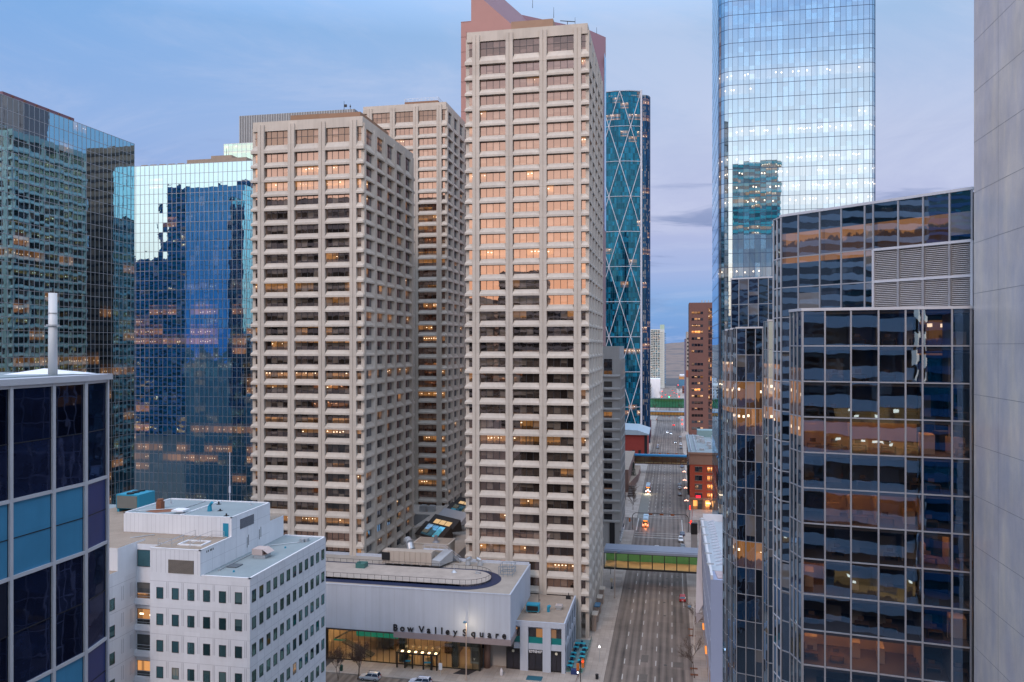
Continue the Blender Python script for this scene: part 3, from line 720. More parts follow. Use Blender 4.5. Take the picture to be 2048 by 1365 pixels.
# stone wall nearest the camera on the right
t = empty('stone_building', (45,55,0), 'plain pale stone wall filling the right edge of the photo', 'building')
m, n = newmat('honed pale stone'); p = n.pos(); ps = n.sep(p)
f = n.noise(p, .18, 5, .65); f2 = n.noise(n.vmul(p,(1,1,.25)), .5, 4, .6); f3 = n.noise(p, 7, 3, .6)
k = n.m('ADD', n.m('MULTIPLY_ADD', f, .5, .58), n.m('ADD', n.m('MULTIPLY_ADD', f2, .30, -.15), n.m('MULTIPLY_ADD', f3, .16, .0)))
b = n.new('ShaderNodeBsdfPrincipled'); n.set(b.inputs['Base Color'], n.mixc(1.0, n.mixc(n.sstep(f2, .30, .75), (.66,.61,.63), (.80,.70,.60)), n.comb(k,k,k), 'MULTIPLY')); b.inputs['Roughness'].default_value = .24; b.inputs['Specular IOR Level'].default_value = .7
n.out(b.outputs[0]); STONE = m
slab(t, rect(29.0,70,15,85.4), 0, 130, STONE)
b = MB(F(29.0,85.4,0,-1))
for k in range(27): b.box(0,70.4,-.01,.006,.2+4.93*k,.2+4.93*k+.035)
for k in range(13): b.box(5.9+k*6,5.9+k*6+.03,-.01,.006,0,130)
b.build('stone_joint', mat('stone joint', (.20,.19,.19), .9), t)

# dark blue building nearest the camera on the left
t = empty('navy_glass_building', (-52,35,0), 'near navy glass building with blue spandrel panels and pale frames, lower left', 'office building')
SPB = mat('blue spandrel panel', (.05,.23,.40), .30, var=.12, spec=.6, panel=(3.45,2.4,.06), streak=.10)
SPN = mat('deep blue spandrel panel', (.015,.03,.14), .30, var=.12, spec=.6, panel=(3.45,2.4,.06))
zr = []; z = 71.45
while z > 2:
    zr += [(z-3.5,z,'g'),(z-7.0,z-3.5,'g'),(z-9.35,z-7.0,'s'),(z-11.75,z-9.35,'s')]; z -= 11.75
def jface(T, us, spm):
    f_ = MB(T); fd = MB(T); gs_ = MB(T)
    for j0 in range(0, len(zr), 2):
      g = MB(T); s_ = MB(T)
      for i in range(len(us)-1):
        for j in (j0, j0+1):
            z0, z1, k = zr[j]
            a, b_ = us[i], us[i+1]
            for q in (a+.14, b_-.17): f_.box(q,q+.03,-.02,.02,z0,z1,1)
            if k == 'g':
                q, w_ = R.uniform(-.004,.004)*3.4, R.uniform(-.004,.004)*3.5
                g.quad((a,-q-w_,z0),(b_,q-w_,z0),(b_,q+w_,z1),(a,-q+w_,z1),0,[(i,j),(i+1,j),(i+1,j+1),(i,j+1)])
            else: s_.quad((a,0,z0),(b_,0,z0),(b_,0,z1),(a,0,z1))
      if g.f: g.build('glass_facade', JG, t)
      if s_.f: s_.build('spandrel', spm, t)
    for u in us: f_.box(u-.12,u+.12,-.1,.16,0,71.6)
    for j,(z0,z1,k) in enumerate(zr):
        if j % 2 == 0: f_.box(us[0],us[-1],-.1,.13,z1-.11,z1+.11)
        else: fd.box(us[0],us[-1],-.05,.03,z1-.03,z1+.03)
    f_.build('frame', [MULLW, DARK], t); fd.build('seam', DARK, t)
jface(F(-39.9,20.2,0,1), [1.0+3.45*k for k in range(8)] + [28.05], SPB)
jface(F(-39.9,48.25,-.6,2.95), [.05,3.0], SPN)
b = MB(); b.prism([(-39.6,15),(-39.6,48.3),(-40.2,51.5),(-66,51.5),(-66,15)],71.55,71.95); b.build('roof_edge', MULLW, t)
b = MB(); b.prism([(-41,16),(-41,48),(-41.4,50.6),(-65,50.6),(-65,16)],71.95,72.02); b.build('roof', ROOFB, t)
b = MB(); b.add([(-45,46.5,72),(-40.6,49.0,72),(-41.0,50.8,72),(-46,50.8,72),(-43.4,48.6,72.4)],[(0,1,4),(1,2,4),(2,3,4),(3,0,4)]); b.build('roof_hatch', WHITEP, t)
b = MB(); b.prism([(-40.1,15),(-40.1,48.2),(-40.8,51.1),(-66,51.1),(-66,15)],0,71.5); b.build('wall', DARK, t)
t = empty('roof_pole', (-41.5,47.2,72), 'pale round steel pole standing on the near navy building roof', 'pole')
b = MB(); b.cyl((-41.5,47.2,72),(-41.5,47.2,77.6),.29,.27,16); b.build('shaft', mat('pale galvanised pole', (.60,.62,.64), .5, .1), t, smooth=True)
b = MB(); b.cyl((-41.5,47.2,75.35),(-41.5,47.2,75.45),.42,.42,14); b.cyl((-41.5,47.2,76.2),(-41.5,47.2,76.25),.31,.31,14); b.box(-42.1,-40.9,47.1,47.3,75.3,75.36); b.build('collar', STEEL, t)
b = MB(); b.cyl((-41.5,47.2,77.6),(-41.5,47.2,77.95),.05,.05,6); b.build('tip', DARK, t)

# ------------------------------------------------------------------ white office block
t = empty('white_office_block', (-65,112,0), 'white precast office block with rows of small square windows', 'office building')
Y0, X1 = 100.8, -57.2
b = MB()
b.prism(rect(-72.7,X1,Y0,125.4),0,41.7,0,1)
b.prism(rect(-72.68,-64.8,Y0+.003,125.2),41.7,45.2,0,2)
b.prism(rect(-83.1,-64.803,108.9,120.6),41.7,48.1,0,1)
b.prism(rect(-95,-76.2,86,98.6),0,42.4,0,2); b.prism(rect(-95,-76.2,98.602,104.5),0,45.6,0,2)
b.prism(rect(-97,-72.72,102.6,127.2),0,45.3,0,2)
b.build('wall', [WHITEP, ROOFB, ROOFT], t)
b = MB()                                              # parapet upstands
for (x0,x1,y0,y1,z) in ((-64.6,X1,Y0,Y0+.25,41.7),(X1-.25,X1,Y0,125.4,41.7),(-64.6,X1,125.15,125.4,41.7),(-72.7,-64.8,Y0,Y0+.2,45.2),(-65,-64.8,Y0,108.9,45.2),
    (-83.1,-64.8,108.9,109.1,48.1),(-65.0,-64.8,108.9,120.6,48.1),(-83.1,-82.9,108.9,120.6,48.1),(-83.1,-64.8,120.4,120.6,48.1),(-73.6,-73.4,109.1,120.4,48.1)):
    b.box(x0-.01,x1+.01,y0-.01,y1+.01,z,z+.16)
b.build('parapet', mat('white metal coping', (.74,.75,.78), .5), t)
jn = MB(F(-72.7,Y0,1,0))
for k in range(6):
    jn.box(0,15.5,0,.006,40.65-3.75*k,40.69-3.75*k)
    for i in range(6):
        u = 2.75+2.42*i
        for q in (-.12,.12): jn.box(u+q-.035,u+q+.035,0,.012,40.69-3.75*k-2.9+0.5,40.69-3.75*k-.1)
for i in range(11): jn.box(.3+i*.72,.33+i*.72,0,.006,41.9,45.2)
jn.T = F(-83.1,108.9,1,0)
for i in range(25): jn.box(.4+i*.73,.43+i*.73,0,.006,45.35,48.1)
jn.T = F(X1,Y0,0,1)
for k in range(6): jn.box(0,24.6,0,.006,40.65-3.75*k,40.69-3.75*k)
for i in range(12): jn.box(2.0+i*2.03,2.03+i*2.03,0,.006,10,41.6)
jn.T = F(-76.2,90,0,1)
for k in range(6): jn.box(0,12.5,0,.006,40.5-3.75*k,40.54-3.75*k)
for u in (9.4,11.2):
    for k in range(6):
        for q in (0,.35): jn.box(u+q,u+q+.08,0,.012,38.0-3.75*k,40.0-3.75*k)
jn.T = F(-64.8,Y0,0,1)
for u in (3,6.2,9.4,12.6,15.8): jn.box(u,u+.03,0,.006,41.8,48 if u > 8.2 else 45.1)
for z in (43.4,46.3): jn.box(8.2 if z > 45.2 else 0,19.7,0,.006,z,z+.03)
jn.T = None; jn.build('panel_joint', WHITEJ, t)
FRAME = mat('window frame', (.05,.055,.06), .5)
def small_window(T, u, z0, w, h, glass=WHITEG, name='window'):
    b = MB(T); b.quad((u,-.0+.012,z0),(u+w,.012,z0),(u+w,.012,z0+h),(u,.012,z0+h),0,[(.05,.05),(.95,.05),(.95,.95),(.05,.95)])
    for a in ((u-.06,u,z0-.06,z0+h+.06),(u+w,u+w+.06,z0-.06,z0+h+.06)): b.box(a[0],a[1],0,.05,a[2],a[3],1)
    b.box(u,u+w,0,.05,z0-.06,z0,1); b.box(u,u+w,0,.05,z0+h,z0+h+.06,1)
    return b.build(name, [glass, FRAME], t)
T = F(-72.7,Y0,1,0)
for k in range(5):
    for i in range(6): small_window(T, 1.1+2.44*i, 38.25-3.75*k, .95, 1.5)
T = F(X1,Y0,0,1)
for k in range(6):
    for i in range(12):
        if 38.35-3.75*k < 18: continue
        small_window(T, .6+2.03*i, 38.35-3.75*k, .95, 1.55)
T = F(-76.2,90,0,1)
for k in range(5): small_window(T, 7.0, 37.3-3.75*k, .9, 1.5)
LITG = office('lit balcony window', (.5,.6,.6), .12, floors=0, pin=.5, pout=.4, le=.8, dark=(.02,.02,.02), seed=181, group=1.0, pitch=3.75, off=.2)
T = F(-76.2,102.55,1,0)
for k in range(6): small_window(T, .25, 42.1-3.75*k-(1.0 if k else 0), 2.9, 2.3, LITG if k else WHITEG)
b = MB(T)
for k in range(1,6):
    z = 41.0-3.75*k
    b.box(.05,3.4,.1,.14,z+.95,z+1.02); b.box(.05,3.4,.1,.14,z+.5,z+.54)
b.build('balcony_rail', STEEL, t)
for k in range(1,7):
    b = MB(T); b.box(.0,3.45,.0,.35,41.9-3.75*k-1.55,41.9-3.75*k-.9+.2); b.build('balcony_slab', WHITEP, t)
def louvre(T, u0, u1, z0, z1, name='louvre', m=None):
    b = MB(T); b.box(u0,u1,-.02,.02,z0,z1,1); k = 0
    while z0+k*.16+.12 < z1:
        b.box(u0+.05,u1-.05,.02,.07,z0+.04+k*.16,z0+.13+k*.16); k += 1
    b.build(name, [m or mat('tan louvre', (.26,.23,.20), .6), DARK], t)
louvre(F(-72.7,Y0,1,0), 2.9, 6.9, 41.9, 43.8)
louvre(F(-64.8,Y0,0,1), 10.5, 14.6, 45.9, 47.4, m=mat('grey louvre', (.22,.24,.28), .6))
b = MB(F(-83.1,108.9,1,0)); b.box(16.9,17.8,.0,.05,45.3,47.3); b.build('door', TEALM, t)
st = MB(F(-64.8,Y0,0,1))
for u, z in ((12.5,42.6),(12.9,42.9),(16.2,43.0),(16.7,43.3)): st.box(u,u+.16,.002,.012,z,z+1.6)
for u in (1.5,1.9,2.4,2.7,3.1): st.box(u,u+.2,.002,.012,44.6,44.9)
st.build('wall_stain', mat('peeled dark patch', (.04,.045,.05), .9), t)

def rooftop(name, label, cat, parts, group=None):
    o = None; xs = [p for n_, m_, bx in parts for b_ in bx for p in [b_]]
    if len(parts) == 1:
        b = MB(); [b.box(*q) for q in parts[0][2]]; return b.build(name, parts[0][1], None, label=label, cat=cat, group=group)
    q = parts[0][2][0]; o = empty(name, ((q[0]+q[1])/2,(q[2]+q[3])/2,q[4]), label, cat, group)
    for n_, m_, bx in parts:
        b = MB(); [b.box(*w_) for w_ in bx]; b.build(n_, m_, o)
    return o
COIL = mat('condenser coil', (.17,.18,.17), .7, .2)
b = empty('condenser_unit', (-92,123.7,45.3), 'large grey air conditioning condenser at the white block roof edge', 'air conditioner')
m_ = MB(); m_.box(-94.2,-89.9,121.5,126,45.9,48.3); m_.box(-94.1,-93.7,121.6,125.9,45.3,45.9); m_.box(-90.4,-90.0,121.6,125.9,45.3,45.9); m_.build('casing', TEALM, b)
m_ = MB(); m_.box(-94.0,-90.1,121.38,121.5,46.0,48.1); m_.build('coil', COIL, b)
m_ = MB()
for k in range(3): m_.cyl((-92,122.3+k*1.45,48.3),(-92,122.3+k*1.45,48.55),.62,.62,12)
m_.build('fan', DARK, b)
rooftop('roof_vent','white square vent hood on the penthouse roof of the white block','roof vent',[('base',STEEL,[(-74.9,-73.9,110.0,111.0,48.1,48.5)]),('hood',WHITEP,[(-75.4,-73.4,109.6,111.4,48.5,48.75)])])
b = empty('rusty_vent', (-79.5,112,48.1), 'rusty vent box with a rust stain spreading over the penthouse roof', 'roof vent')
m_ = MB(); m_.box(-80,-79.1,112.4,113.3,48.1,49.3); m_.cyl((-79.6,112.9,49.3),(-79.6,112.9,49.7),.5,.5,8); m_.build('box', RUST, b)
m_ = MB(); m_.prism([(-80.6,110.6),(-78.5,110.2),(-75.8,111.8),(-77,113.2),(-80.4,112.4)],48.10,48.112); m_.build('stain', RUST, b)
b = empty('pipe_vent', (-71,112,48.1), 'small teal pipe vent on the penthouse roof near the middle seam', 'roof vent')
m_ = MB(); m_.cyl((-71,113,48.1),(-71,113,49.0),.38,.28,8); m_.cyl((-71,113,49.0),(-70.5,112.9,49.5),.2,.24,8); m_.build('pipe', TEALM, b)
b = empty('roof_ventilator', (-61,112,41.7), 'boxy metal roof ventilator on the lower roof of the white block', 'roof vent')
m_ = MB(); m_.box(-62.3,-60.5,111.0,112.8,41.7,42.2); m_.build('curb', STEEL, b)
m_ = MB(); m_.box(-62.6,-60.9,110.9,113,42.2,43.1); m_.add([(-60.9,110.9,43.1),(-60.9,113,43.1),(-60.0,113,42.5),(-60.0,110.9,42.5),(-60.9,110.9,42.2),(-60.9,113,42.2)],[(0,1,2,3),(3,2,5,4)]); m_.build('hood', mat('pale pink metal', (.5,.42,.40), .5), b)
b = MB(); b.box(-63.6,-62.0,105.5,107.3,41.7,41.85); b.build('roof_hatch', mat('dark hatch', (.10,.12,.14), .6), None, label='flat dark square hatch on the lower grey roof', cat='roof hatch')
b = MB(); b.cyl((-59.5,121.5,41.7),(-59.5,121.5,42.2),.25,.25,8); b.box(-60.2,-58.9,121.8,122.8,41.7,42.2); b.build('roof_vent', STEEL, None, label='low grey vent at the far end of the lower grey roof', cat='roof vent')
b = MB()
for x,y in ((-63,115),(-60.5,117.5),(-61.3,103.6)): b.cyl((x,y,41.7),(x,y,41.95),.16,.12,8)
b.build('roof_drain', TEALM, None, label='three small round drain caps on the lower grey roof', cat='roof drain')
for k,(pts_,l_) in enumerate((([(-63.8,104,41.82),(-63.8,118,41.82),(-60,121,41.82)],'grey conduit running along the lower grey roof of the white block'),([(-82,110.5,48.2),(-76,114,48.2),(-76,119.5,48.2)],'grey conduit bent across the left half of the penthouse roof'),([(-92,104,45.4),(-80,104,45.4),(-77,107.5,45.4)],'grey conduit on the tan roof behind the left wing'))):
    b = MB(); b.tube(pts_, .06, 5)
    for p in pts_: b.box(p[0]-.15,p[0]+.15,p[1]-.15,p[1]+.15,p[2]-.1,p[2]+.05)
    b.build('roof_conduit', STEEL, None, label=l_, cat='conduit')
q = random.Random(31)
for k in range(5):
    x, y = ((-69.5,113.5),(-67,118.5),(-72.5,118),(-80.5,117),(-66.5,110.3))[k]
    b = MB(); b.cyl((x,y,48.1),(x,y,48.1+q.uniform(.3,.8)),.14,.12,7); b.box(x-.3,x+.3,y-.3,y+.3,48.1,48.16)
    b.build('roof_pipe', STEEL if k % 2 else DARK, None, label='short roof pipe stub on the penthouse roof, '+['right of the teal pipe','back right corner','behind the white hood','back left corner','front right corner'][k], cat='pipe')
b = MB()
for z in (45.7,46.3): b.tube([(-72.4,102.2,z),(-70.2,102.2,z),(-70.2,108,z)],.035,4); b.tube([(-67.5,102.5,z),(-67.5,108,z),(-65.5,108,z)],.035,4)
for x,y in ((-72.4,102.2),(-70.2,102.2),(-70.2,105),(-70.2,108),(-67.5,102.5),(-67.5,105),(-67.5,108),(-65.5,108)): b.cyl((x,y,45.2),(x,y,46.3),.04,.04,4)
b.build('guard_rail', STEEL, None, label='thin steel guard rails on the tan mid roof of the white block', cat='railing')
b = MB()
for a in ((-70,-66.2,103.2,103.4),(-70,-66.2,105.6,105.8),(-70,-69.8,103.4,105.6),(-66.4,-66.2,103.4,105.6)): b.box(*a,45.2,45.4)
b.build('roof_rectangle', WHITEP, None, label='white rectangular pipe frame lying on the tan mid roof', cat='roof frame')
b = MB()
b.cyl((-79.5,133,20),(-79.5,133,54.5),.12,.09,8); b.cyl((-79.5,133,47),(-79.5,133,48.2),.2,.2,8); b.build('flag_pole', PW, None, label='slim white flagpole without a flag behind the white office block', cat='flagpole')
b = MB(); b.prism(rect(-120,-97,118,135),0,43.5,0,1); b.build('low_building', [mat('pale blue cladding', (.30,.42,.50), .6), ROOFB], None, label='low pale blue roof edge behind the white office block', cat='building')
b = MB(); b.box(-89.3,-88.5,104.6,105.4,45.3,48.4); b.box(-86.9,-86.1,104.6,105.4,45.3,48.4); b.build('roof_pillar', WHITEP, None, label='two white roof pillars beside the navy building edge', cat='pillar')

# ------------------------------------------------------------------ towers standing behind the viewpoint (seen in the mirror glass)
def plain_tower(label, x0,x1,y0,y1,z, glass, nv, band=None, pw=3.0, bh=.9):
    t = empty('office_tower', ((x0+x1)/2,(y0+y1)/2,0), label, 'office tower')
    for T, L in ((F(x1,y1,-1,0),x1-x0),(F(x1,y0,0,1),y1-y0),(F(x0,y1,0,-1),y1-y0)):
        nu = max(1, round(L/pw)); g = MB(T)
        for i in range(nu):
            for j in range(nv):
                g.quad((L*i/nu,0,z*j/nv),(L*(i+1)/nu,0,z*j/nv),(L*(i+1)/nu,0,z*(j+1)/nv),(L*i/nu,0,z*(j+1)/nv),0,[(i,j),(i+1,j),(i+1,j+1),(i,j+1)])
        g.build('glass_facade', glass, t)
        if band:
            b = MB(T)
            for j in range(nv+1): b.box(-.0,L,-.2,.35,z*j/nv-bh,z*j/nv+bh)
            b.build('floor_band', band, t)
    slab(t, rect(x0+.1,x1-.1,y0,y1-.3),0,z+1.5,MULLD)
    return t
TEALB = mat('teal band', (.04,.66,.62), .5); GREYB = mat('grey concrete band', (.52,.54,.56), .8, var=.15); NAVB = mat('blue band', (.03,.14,.30), .5)
plain_tower('teal banded tower mirrored in the pale rounded skyscraper', 38,67,-62,-30,190,TEALG,45,TEALB)
BANDG = office('dark ribbon window', (.5,.6,.7), .15, floors=.08, pin=.5, pout=.02, le=.5, dark=(.008,.009,.012), pb=.1, pitch=3.8, seed=231, wav=0, rand=False)
plain_tower('grey banded tower mirrored in the tall set-back glass facet', -190,-140,18,66,138,BANDG,36,GREYB,4)
plain_tower('grey banded office tower mirrored in the dark stepped glass building', -14,21,-90,-46,88,BANDG,12,GREYB,5,1.55)
plain_tower('plain blue tower mirrored at the right end of the stepped glass building', 22.5,36,-80,-48,92,NAVYG,23,NAVB)
plain_tower('taller blue tower mirrored in the rear mirror glass tower', -420,-372,-90,-30,205,NAVYG,50,NAVB)
plain_tower('second blue tower mirrored in the rear mirror glass tower', -366,-328,-90,-36,208,NAVYG,50,NAVB)
plain_tower('shorter blue tower mirrored in the rear mirror glass tower', -470,-426,-110,-40,150,NAVYG,38,NAVB)
plain_tower('grey banded block mirrored in the concrete tower windows, farthest left', -300,-262,-160,-110,118,BANDG,31,GREYB,4)
plain_tower('grey banded block mirrored in the concrete tower windows, second from the left', -258,-222,-160,-100,146,BANDG,38,GREYB,4)
plain_tower('grey banded block mirrored in the concrete tower windows, third from the left', -216,-182,-160,-118,128,BANDG,34,GREYB,4)
plain_tower('grey banded block mirrored in the concrete tower windows, middle one', -150,-120,-160,-105,104,BANDG,27,GREYB,4)
plain_tower('grey banded block mirrored in the concrete tower windows, second from the right', -114,-86,-160,-120,122,BANDG,32,GREYB,4)
plain_tower('grey banded block mirrored in the concrete tower windows, farthest right', -80,-48,-160,-104,96,BANDG,25,GREYB,4)
# ------------------------------------------------------------------ podium with the big lettering
t = empty('podium_building', (-60,182,0), 'low pale blue podium building with raised lettering, warm lit lobby and oval roof track', 'building')
PODW = mat('pale blue-grey precast', (.46,.51,.59), .7, var=.07, scale=.2, streak=.12, panel=(3.5,40,.03))
b = MB(); b.prism(rect(-112,-34.9,172,197.2),9.2,18.9,0,1); b.prism(rect(-112,-34.9,172.02,197),8.9,9.2,0)
b.prism(rect(-78.6,-60,196.9,262),0,14.5,0,1); b.prism(rect(-60,-53.2,197.2,273),0,11.0,0,1); b.prism(rect(-78.6,-62,262.01,273.4),0,14.5,0,1)
b.build('wall', [PODW, ROOFG], t)
b = MB(F(-112,172,1,0))
for k in range(22): b.box(1.2+k*3.5,1.24+k*3.5,0,.008,9.2,18.7)
b.build('panel_joint', mat('faint joint', (.34,.37,.41), .8), t)
b = MB(); b.box(-112,-34.85,171.95,172.25,18.9,19.15); b.box(-35.2,-34.85,172.25,197.2,18.9,19.15); b.box(-112,-35.2,196.9,197.2,18.9,19.6); b.build('parapet', PODW, t)
FASC = mat('brown-grey fascia', (.27,.23,.24), .6)
b = MB(); b.box(-61.9,-34.7,171.7,180,7.9,9.19); b.build('fascia', FASC, t)
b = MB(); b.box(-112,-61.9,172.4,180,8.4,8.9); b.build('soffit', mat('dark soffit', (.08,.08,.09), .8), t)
# raised letters
BLK = mat('black letters', (.02,.018,.02), .5)
def lettering(txt, size, depth, m, parent, place, name='sign_lettering', bold=.0):
    vs = MB()
    for ch, (x, y, z) in place:
        if name == 'letter': vs = MB()
        cu = bpy.data.curves.new('glyph', 'FONT'); cu.body = ch; cu.size = size; cu.extrude = depth/2; cu.align_x = 'CENTER'; cu.offset = bold
        o = bpy.data.objects.new('glyph', cu); COL.objects.link(o)
        dg_ = bpy.context.evaluated_depsgraph_get(); me = bpy.data.meshes.new_from_object(o.evaluated_get(dg_))
        vs.add([(x+v.co.x, y-v.co.z, z+v.co.y) for v in me.vertices], [tuple(p.vertices) for p in me.polygons])
        bpy.data.objects.remove(o); bpy.data.curves.remove(cu); bpy.data.meshes.remove(me)
        if name == 'letter': vs.build(name, m, parent)
    return name == 'letter' or vs.build(name, m, parent)
pxs = [('B',791),('o',805.5),('w',822),('V',844.5),('a',859),('l',873),('l',885.5),('e',897),('y',912.5),('S',931),('q',948),('u',964.6),('a',980),('r',994.5),('e',1008.6)]
lettering('', 2.05, .25, BLK, t, [(c_, (-61.6+(x-790)*.1158, 171.75, 9.45)) for c_, x in pxs], 'letter', bold=.03)
# lobby
LW = mat('lobby warm stone', (.50,.38,.26), .7, var=.08); LFL = mat('lobby floor', (.30,.22,.15), .4)
b = MB(); b.box(-80,-42.9,188,188.4,.15,8.4); b.box(-80.4,-80,176,188.4,.15,8.4); b.box(-43.2,-42.9,176.4,188,.15,8.4); b.build('lobby_wall', LW, t)
b = MB(); b.box(-80,-42.9,176.2,188,.15,.22); b.box(-74.5,-64.2,181,188,4.2,5.3); b.build('lobby_floor', LFL, t)
TG = mat('teal glass balustrade', (.01,.30,.25), .25, emit=(.0,.32,.24), es=.25)
b = MB(); b.box(-74.6,-64.1,180.8,181,4.1,5.35); b.box(-79.6,-76.6,179.0,179.15,3.3,3.6); b.build('balustrade', TG, t)
b = MB()
for k in range(18): b.box(-74.5-k*.0+ -0, -74.3,180,181,5,5) if False else b.box(-77.2+k*.42,-76.75+k*.42,178.0,180.2,3.3-k*.17,3.5-k*.17)
b.tube([(-77.2,178,4.3),(-69.6,178,1.2)],.05,5); b.tube([(-79,178.5,4.0),(-74.6,181,6.2)],.22,5)
for k in range(9): b.cyl((-77+k*.9,178,3.4-k*.37),(-77+k*.9,178,4.25-k*.37),.03,.03,4)
b.build('stair', mat('stair metal', (.10,.09,.08), .5, .4), t)
b = MB(); b.box(-69.4,-66.2,184,187.9,.2,4.1); b.box(-53.5,-50,184.2,187.9,.2,2.6); b.box(-56.8,-54.6,183,187,3.6,4.0); b.build('lobby_core', mat('dark timber', (.10,.06,.04), .5), t)
b = MB(); b.add([(-52,181,3.6),(-49,181,3.6),(-46.5,184,5.9),(-49.5,184,5.9),(-52,181,3.9),(-49,181,3.9),(-46.5,184,6.2),(-49.5,184,6.2)],[(0,3,2,1),(4,5,6,7),(0,1,5,4),(1,2,6,5),(2,3,7,6),(3,0,4,7)]); b.build('escalator', mat('escalator', (.06,.05,.05), .4), t)
b = MB()
for k in range(9):
    for y in (178.2,181.5,185.2): b.box(-78.6+k*4.1,-76.6+k*4.1,y,y+.7,8.25,8.35)
b.build('lobby_lamp', glow('lobby lamps', (1,.60,.28), 20.0), t)
b = MB(); b.quad((-79.8,176,.2),(-42.9,176,.2),(-42.9,176,8.4),(-79.8,176,8.4)); b.build('lobby_glass', clear('lobby glass', (.8,.9,.85), .10, (.80,.84,.76), 0.0), t)
b = MB()
for k in range(25): b.box(-79.8+k*1.535,-79.72+k*1.535,175.92,176.08,.15,8.4)
b.box(-79.8,-42.9,175.92,176.08,.15,.35); b.box(-80.2,-79.8,175.6,176.4,.15,8.9); b.box(-43.0,-42.6,175.6,176.4,.15,8.9)
b.box(-49.6,-48.2,176.6,178,.2,8.4); b.box(-62.5,-61.0,177.2,178.6,.2,8.4)
b.build('lobby_mullion', mat('dark bronze frame', (.03,.028,.022), .5), t)
b = MB(); b.box(-84,-80.2,175.5,176.5,.15,8.9); b.build('end_wall', mat('dark granite', (.10,.10,.11), .5), t)
d_ = empty('entrance_porch', (-57,173.8,0), 'dark metal entrance porch with revolving doors before the warm lobby', 'porch')
b = MB()
for x in (-61.9,-60.0,-58.2,-55.6,-53.6,-52.4): b.box(x-.16,x+.16,174.0,174.3,.15,3.4)
b.box(-62.1,-52.2,174.0,176,3.4,3.75); b.box(-60,-59.86,174.1,175.9,.15,3.4); b.box(-54,-53.86,174.1,175.9,.15,3.4); b.build('frame', DARK, d_)
b = MB()
for cx in (-59.2,-54.6):
    for k in range(4): a_ = k*math.pi/2+.5; b.add([(cx,175.1,.2),(cx+.9*math.cos(a_),175.1+.9*math.sin(a_),.2),(cx+.9*math.cos(a_),175.1+.9*math.sin(a_),2.6),(cx,175.1,2.6)],[(0,1,2,3)])
b.build('revolving_door', clear('door glass', (.8,.9,.9), .12, (.7,.75,.7), 0), d_)
for cx in (-59.4,-54.6):
    b = MB(); b.add([(cx-.9,174.05,1.55),(cx+.7,174.05,1.75),(cx+.9,174.05,2.05),(cx-.7,174.05,2.0)],[(0,1,2,3)]); b.build('door_decal', TEALM, d_)
b = MB()
for k in range(6): b.box(-61+k*1.6,-60.5+k*1.6,174.2,174.8,3.76,3.95)
b.build('lamp', glow('porch lamps', (1,.7,.4), 3.5), d_)
b = MB(); b.cyl((-41.6,178.2,.15),(-41.6,178.2,7.9),.75,.75,20); b.build('column', mat('brown stone column', (.20,.13,.11), .6, var=.15), t, smooth=True)
b = MB(); b.box(-42.9,-35.4,179.6,180,.15,7.9); b.build('side_wall', CONC2, t)
b = MB(); b.box(-48.2,-42.2,178.7,179.6,4.3,5.4); b.build('shop_band', DARK, t)
b = MB(); b.box(-45.9,-42.6,179.45,179.62,.2,4.2); b.build('shop_panel', mat('grey shop panel', (.26,.30,.34), .6), t)
b = MB(); b.box(-45.6,-44.0,179.38,179.46,.7,3.2); b.build('shop_window', SMALLG, t)
b = MB(); b.add([(-45.2,179.36,1.5),(-44.7,179.36,1.5),(-44.95,179.36,.95)],[(0,1,2)]); b.build('shop_mark', WHITEP, t)
# oval track on the roof
def oval(r, n=18):
    cx, cy = -47.6, 182.2
    return [(-111, cy-r), (cx, cy-r)] + [(cx+r*math.cos(rad(-90+180*i/n)), cy+r*math.sin(rad(-90+180*i/n))) for i in range(1,n)] + [(cx, cy+r), (-111, cy+r)]
o0, o1, o2 = oval(8.3), oval(5.9), oval(5.6)
def band(mb, a, c, z, m=0):
    for i in range(len(a)-1): mb.quad((*a[i],z),(*a[i+1],z),(*c[i+1],z),(*c[i],z),m)
b = MB(); band(b, o0, o1, 18.93); 
for i in range(len(o1)-1): b.quad((*o1[i],18.93),(*o1[i+1],18.93),(*o1[i+1],19.35),(*o1[i],19.35))
b.build('roof_track', mat('dark blue track', (.02,.03,.075), .6, var=.2), t)
b = MB(); b.prism(o1, 18.9, 19.4); b.build('inner_roof', mat('stained pale roof', (.42,.37,.33), .95, var=.3, scale=.35, grain=.2), t)
rl = empty('track_railing', (-80,182,19), 'thin dark railing with posts following the oval roof track', 'railing')
b = MB(); r_ = oval(5.95, 14)
for z in (20.45,): b.tube([(x,y,z) for x,y in r_], .045, 4)
b.build('rail', MULLD, rl)
b = MB()
for i in range(len(r_)-1):
    L = math.hypot(r_[i+1][0]-r_[i][0], r_[i+1][1]-r_[i][1]); nn = max(1, round(L/1.7))
    for k in range(nn): x = r_[i][0]+(r_[i+1][0]-r_[i][0])*k/nn; y = r_[i][1]+(r_[i+1][1]-r_[i][1])*k/nn; b.cyl((x,y,19.35),(x,y,20.45),.04,.04,4)
b.build('post', MULLD, rl)
b = MB()
for a_ in ((-40.6,-37.2,190.2,190.3),(-40.6,-40.5,187,190.3),(-37.3,-37.2,185.8,190.3),(-40.6,-37.2,185.8,185.9)):
    for z in (19.4,20.2,21.2): b.box(*a_,z,z+.08)
for x in (-40.6,-39.5,-38.4,-37.3):
    for y in (185.8,188,190.2): b.box(x,x+.07,y,y+.07,18.95,21.3)
b.build('access_cage', mat('blue grey steel', (.16,.24,.32), .5, .3), None, label='blue-grey steel access cage at the back corner of the podium roof', cat='cage')
hv = empty('air_handler', (-64.5,190.5,19), 'long beige air handling unit with ribbed panels on the podium roof', 'air handler')
